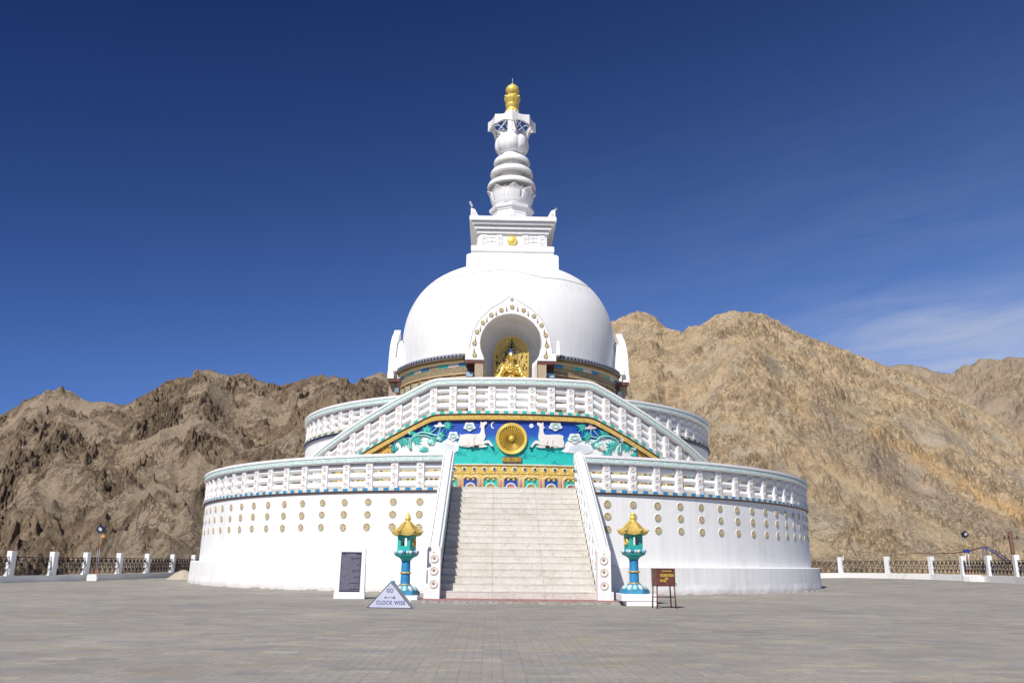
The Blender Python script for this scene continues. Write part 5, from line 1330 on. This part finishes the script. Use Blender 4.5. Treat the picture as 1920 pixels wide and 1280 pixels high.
wl = wordlines(panel, .74, 1.48, 42, .028, plain('engraved_white', (.42, .40, .48), .6)); wl.location = (-.01, -.113, .30); wl.rotation_euler = (-math.radians(2.62), 0, 0)
SG = thing('direction_sign', 'small triangular prism sign lettered GO, arrow and CLOCK WISE, on the paving', 'sign', (-4.43, -35.45, 0), math.radians(-9))
m = MB(); m.prism([(-.77, 0), (.77, 0), (.03, .83), (-.03, .83)], lambda u, w_, d: (u, d, w_), 0, .34); m.build('prism', TINW, SG, .006)
m = MB(); m.prism([(-.745, .02), (.745, .02), (.0, .81)], lambda u, w_, d: (u, d, w_), -.012, .0); m.build('face', LILAC, SG)
m = MB()
for a_, b_ in (((-.75, .012), (.75, .012)), ((.75, .012), (0, .825)), ((0, .825), (-.75, .012))): m.tube([(a_[0], -.012, a_[1]), (b_[0], -.012, b_[1])], .011, 5)
m.build('edging', NAVY, SG)
m = MB(); m.box(-.03, .10, .10, .16, .82, .87); m.build('top_lug', BLUE3, SG)
tx = textmesh('GO', .17, 'lettering', LETTER, SG, .002, 1.12, width=.23, bold=.006); tx.rotation_euler = (math.pi/2, 0, 0); tx.location = (-.01, -.014, .50)
tx = textmesh('CLOCK WISE', .17, 'lettering', LETTER, SG, .002, 1.15, width=.98, bold=.006); tx.rotation_euler = (math.pi/2, 0, 0); tx.location = (.03, -.014, .12)
m = MB(); m.prism([(-.22, .335), (-.13, .375), (-.13, .345), (.09, .345), (.12, .375), (.20, .375), (.15, .335), (.20, .295), (.12, .295), (.09, .325), (-.13, .325), (-.13, .295)], lambda u, w_, d: (u, d, w_), -.016, -.0125); m.build('arrow', LETTER, SG)
DB = thing('donation_box', 'dark red metal donation box on four thin legs, right of the stairs', 'donation box', (5.03, -33.75, 0), math.radians(12))
m = MB(); m.box(-.36, .36, -.14, .30, .745, 1.34); m.box(-.375, .375, -.155, .315, 1.335, 1.352); b_ = m.build('box', RUST, DB, .006)
for sx_ in (-1, 1):
    for sy in (-1, 1):
        x = sx_*.325; y = .08+sy*.185; MB().tube([(x, y, .75), (x+sx_*.03, y+sy*.02, 0)], .027, 6).build('leg', RUST, DB)
m = MB(); m.tube([(-.34, -.11, .38), (.34, -.11, .38)], .014, 5); m.tube([(-.34, .27, .38), (.34, .27, .38)], .014, 5); m.tube([(-.34, -.11, .38), (-.34, .27, .38)], .014, 5); m.tube([(.34, -.11, .38), (.34, .27, .38)], .014, 5); m.build('stretcher', RUST, DB)
m = MB(); m.box(.36, .42, -.02, .02, .83, .87); m.tube([(.42, 0, .86), (.46, 0, .80), (.47, 0, .76)], .012, 5); m.build('hasp', IRON, DB)
for body, sz, x, z, wd in (('DONATION', .13, .045, 1.075, .50), ('BOX', .07, .03, .99, .13), ('दान पात्र', .12, -.10, .895, .26)):
    tx = textmesh(body, sz, 'lettering', YELL, b_, .002, 1.0, width=wd, bold=.005); tx.rotation_euler = (math.pi/2, 0, 0); tx.location = (x, -.143, z)
wl = wordlines(b_, .62, .09, 1, .05, YELL); wl.location = (.03, -.143, 1.22)

# ================================================================== fences
def scroll_panel(m, A, B, z0, z1, dens):
    """wrought-iron scrollwork between two posts, as thin bent bars"""
    A = Vector(A); B = Vector(B); d = (B-A); ln = d.length; d.normalize(); n = max(3, int(round(ln/.62))); h = z1-z0
    P = lambda u, w_: (A.x+d.x*u, A.y+d.y*u, z0+w_*h)
    m.tube([P(.12, .97), P(ln-.12, .97)], .028, 5); m.tube([P(.12, .06), P(ln-.12, .06)], .018, 4); m.tube([P(.14, 0), P(.14, 1)], .026, 4); m.tube([P(ln-.14, 0), P(ln-.14, 1)], .022, 4)
    st = (ln-.3)/n
    for i in range(n):
        c = .15+(i+.5)*st; r = st*.42
        m.tube([P(c, .06), P(c, .97)], .018, 4)
        for e in (-1, 1):
            m.tube([P(c+e*r*math.sin(t)*1.05, .50+.43*math.cos(t)*.98*(1-.3*math.sin(t))) for t in [math.pi*k/8 for k in range(9)]], .02, 4)
            for zc_, s_ in ((.76, 1), (.28, -1)):
                m.tube([P(c+e*(r*.42+r*.34*(1-k/11)*math.cos(k*.75)), zc_+s_*.14*(1-k/11)*math.sin(k*.75)) for k in range(10)], .018, 4)
            m.tube([P(c+e*r*1.18, .5+.12*e), P(c+e*r*.7, .62), P(c+e*r*.3, .5), P(c, .44)], .018, 4)
def fence(pts, label, zg, hb, hp, z_in):
    t = thing('perimeter_fence', label, 'fence', (pts[0][0], pts[0][1], 0), 0, 'perimeter fences round the paved court'); off = Vector((pts[0][0], pts[0][1], 0))
    wall = MB(); K = len(pts); nrm = []
    for i in range(K):
        a = Vector((*pts[max(i-1, 0)], 0)); b = Vector((*pts[min(i+1, K-1)], 0)); d = (b-a).normalized(); n = Vector((-d.y, d.x, 0)); nrm.append(n)
    for i in range(K):
        p = Vector((*pts[i], 0))-off; zg_ = zg(i)
        for s_, z in ((-.2, -.3), (.2, -.3), (.2, hb), (-.2, hb)): q = p+nrm[i]*s_; wall.v.append((q.x, q.y, zg_+z if z < 0 else zg_+z))
    for i in range(K-1):
        for q in range(4): wall.f.append((4*i+q, 4*i+4+q, 4*i+4+(q+1) % 4, 4*i+(q+1) % 4)); wall.m.append(0); wall.sm.append(False)
    wall.build('low_wall', W2, t, .015)
    for i in range(K):
        p = Vector((*pts[i], 0))-off; a = math.atan2(nrm[i].x, -nrm[i].y); zg_ = zg(i)
        f_ = lambda q: Matrix.Rotation(-a*0+math.atan2(-nrm[i].x, nrm[i].y), 3, 'Z') @ Vector(q)+p
        MB().box(-.21, .21, -.17, .17, zg_+hb+.001, zg_+hp, 0, f_).build('post', W2, t, .012)
    for i in range(K-1):
        m = MB(); z = (zg(i)+zg(i+1))/2
        scroll_panel(m, Vector((*pts[i], 0))-off+Vector((0, 0, 0)), Vector((*pts[i+1], 0))-off, z+hb+.06, z+hp-.34, 1); m.build('iron_panel', IRON, t, fix=False)
    return t
fence(FL, 'white posted fence with black iron scrollwork at the left edge of the paving', lambda i: ground_z(*FL[i]), .38, 1.84, 0)
fence(FR[::-1], 'white posted fence with black iron scrollwork at the right edge of the paving', lambda i: ground_z(*FR[::-1][i])+.05, .40, 1.86, 0)

# ================================================================== things along the fence
def zpix(px, py, dep):
    x, y = at_depth(px, dep); return on_y(px, py, y).z if False else (CAM+ray(px, py)*(dep/ray(px, py).dot(Vector((math.sin(YAW), math.cos(YAW), 0))))).z
def P3(px, py, dep):
    d = ray(px, py); return CAM+d*(dep/d.dot(Vector((math.sin(YAW), math.cos(YAW), 0))))
def mast(px0, px1, py0, py1, dep, label, yellow, side):
    b = P3(px0, py0, dep); t = thing('light_mast', label, 'light mast', (b.x, b.y, 0), 0, 'floodlight masts by the fences'); top = P3(px1, py1, dep)
    h = top.z; tilt = Vector(((top.x-b.x)/max(.1, h-b.z), 0, 1)); zb = ground_z(b.x, b.y)
    o = Vector((0, 0, zb)); m = MB(); H = h-zb
    P = lambda f, dx=0, dy=0: (dx*(1-.25*f)+tilt.x*H*f, dy, zb+H*f)
    gp = .14 if side else .075
    for dx in (-gp, gp): m = MB(); m.tube([P(.0, dx), P(.22, dx)], .024, 6, 1); m.tube([P(.22, dx), P(.60, dx)], .022, 6, 0); m.tube([P(.60, dx), P(.64, dx)], .024, 6, 1); m.tube([P(.64, dx), P(.80, dx)], .022, 6, 2); m.tube([P(.80, dx), P(.97, dx)], .022, 6, 3); m.build('pole', [SLATE if not side else PAINTW, REDP, ORNG if not side else YELL, TINW], t)
    m = MB()
    for f in (.32, .62): m.tube([P(f, -gp), P(f, gp)], .014, 5)
    m.build('brace', [SLATE], t)
    c_ = Vector(P(1.0)); hd = MB(); Tm = Matrix.Rotation(math.radians(-32 if side else 35), 3, 'Y') @ Matrix.Rotation(.35, 3, 'X')
    f_ = lambda p: c_+Tm @ Vector(p)
    hd.box(-.22, .22, -.10, .12, -.17, .17, 0, f_); hd.box(-.10, .15, -.125, -.101, -.08, .12, 1, f_); hd.box(-.25, .25, -.14, -.10, -.20, -.171, 0, f_)
    hd.build('floodlight', [NAVY if not side else BLACK, LEDW], t)
    if yellow:
        m = MB(); c2 = Vector(P(.86, .3)); m.lathe([(.17, -.08), (.11, .03), (.04, .08), (0, .09)], 10, 0, T=lambda p: Vector(p)+c2); m.tube([P(.84, .1), tuple(c2)], .02, 5, 0); m.build('lamp_shade', ORNG, t)
    else:
        m = MB(); c2 = Vector(P(.64)); m.box(-.22, .22, -.10, .08, -.13, .13, 0, lambda p: c2+Vector(p)); m.build('control_box', BLUE2 if 0 else plain('deep_blue_box', (.03, .05, .30), .4), t)
    return t
mast(180, 189.5, 1080, 991, 57.9, 'leaning red and white light mast with orange shade, by the left fence', True, False)
mast(1817, 1808.5, 1080, 1001, 66.0, 'yellow and red light mast with black floodlight and blue box, by the right fence', False, True)
for px, py, dep, w_, h, lab in ((177, 1087, 57.6, .62, .42, 'squat white painted footing stone at the corner of the left fence'), (1822, 1087, 64.5, 1.25, .50, 'white painted block with rounded top at the corner of the right fence')):
    x, y = at_depth(px, dep); zg_ = ground_z(x, y); m = MB()
    P = [(-w_/2, 0), (w_/2, 0), (w_/2, h*.62), (w_*.40, h*.92), (w_*.28, h), (-w_*.40, h), (-w_/2, h*.85)]
    m.prism(P, lambda u, w2, d: (u, d, w2), -.35, .35)
    t = m.build('footing_block', W2, None, .04); t.location = (x, y, zg_-.01); t.rotation_euler = (0, 0, .25); tag(t, lab, 'block')
# heap of sand left of the plinth
x, y = at_depth(338, 64.0); m = MB(); rh = random.Random(4)
m.lathe([(1.15, 0), (.95, .16), (.66, .38), (.36, .58), (.14, .68), (0, .70)], 28, 0, smooth=True, rf=lambda a, z: 1+.10*math.sin(math.radians(a*3))+rh.uniform(-.05, .05))
t = m.build('sand_heap', SANDM); t.location = (x+.3, y, -.01); tag(t, 'low heap of pale sand beside the left end of the plinth', 'sand heap')
# telegraph pole beyond the right fence
p0 = P3(1903, 1062, 66); p1 = P3(1902, 995, 66)
UP = thing('utility_pole', 'weathered brown pole with a crossarm beyond the right fence', 'pole', (p0.x, p0.y, -1.5))
h = p1.z+1.5; m = MB(); m.tube([(0, 0, 0), (0, 0, h*.5), (-.03, 0, h)], [.17, .155, .14], 10); m.build('pole', WOOD, UP)
m = MB(); m.box(-.62, .62, -.06, .06, h-.62, h-.54); m.build('crossarm', WOOD, UP)
for x in (-.5, -.2, .5): MB().lathe([(.03, h-.54), (.05, h-.46), (.05, h-.38), (0, h-.34)], 8, 0, c=(x, 0)).build('insulator', BLACK, UP)
# blue steel stair-frame with its wire beyond the right fence
FRM = thing('steel_frame', 'blue steel lattice frame sloping down beyond the right fence', 'frame', tuple(P3(1845, 1080, 72)))
m = MB(); o3 = P3(1845, 1080, 72)
L_ = lambda px, py, dy=0: P3(px, py, 72+dy)-o3
for dy in (0, .8):
    m.tube([L_(1843, 1025.5, dy), L_(1866, 1037, dy), L_(1890, 1056, dy)], .045, 5); m.tube([L_(1850, 1024.5, dy), L_(1874, 1036, dy), L_(1896, 1054, dy)], .035, 5)
    m.tube([L_(1843, 1025, dy), L_(1843, 1075, dy)], .04, 5); m.tube([L_(1860, 1030, dy), L_(1858, 1075, dy)], .03, 5)
for k in range(8):
    f = k/8; a_ = L_(1843+47*f, 1025.5+30*f**1.3); b_ = L_(1850+46*f, 1024.5+29*f**1.2); m.tube([a_, b_, L_(1843+47*(f+.1), 1027+30*(f+.1)**1.3, .8)], .025, 4)
m.build('lattice', plain('blue_steel', (.035, .05, .22), .5), FRM)
wr = MB(); pts = []
for px, py in ((1640, 1041.5), (1690, 1039), (1720, 1035.5), (1750, 1037.5), (1785, 1036.5), (1815, 1033), (1843, 1025)): pts.append(P3(px, py, 74))
wr.tube(pts, [.015, .02, .03, .035, .045, .055, .055], 5); tag(wr.build('hanging_pipe', REDP if 0 else plain('maroon_pipe', (.16, .05, .05), .5)), 'thin maroon pipe rising to the blue steel frame above the right fence', 'pipe')
for px, lab in ((1581, 'thin red and white marker rod behind the right fence, leftmost of the two'), (1728.5, 'thin red and white marker rod behind the right fence, rightmost of the two')):
    a_ = P3(px+1.5, 1075, 84); b_ = P3(px, 1041 if px < 1600 else 1050, 84); m = MB()
    for k in range(4): m.tube([a_.lerp(b_, k/4), a_.lerp(b_, (k+1)/4)], .03, 5, k % 2)
    tag(m.build('marker_rod', [REDP, PAINTW]), lab, 'rod', 'marker rods behind the right fence')
print('objects', len(bpy.data.objects))
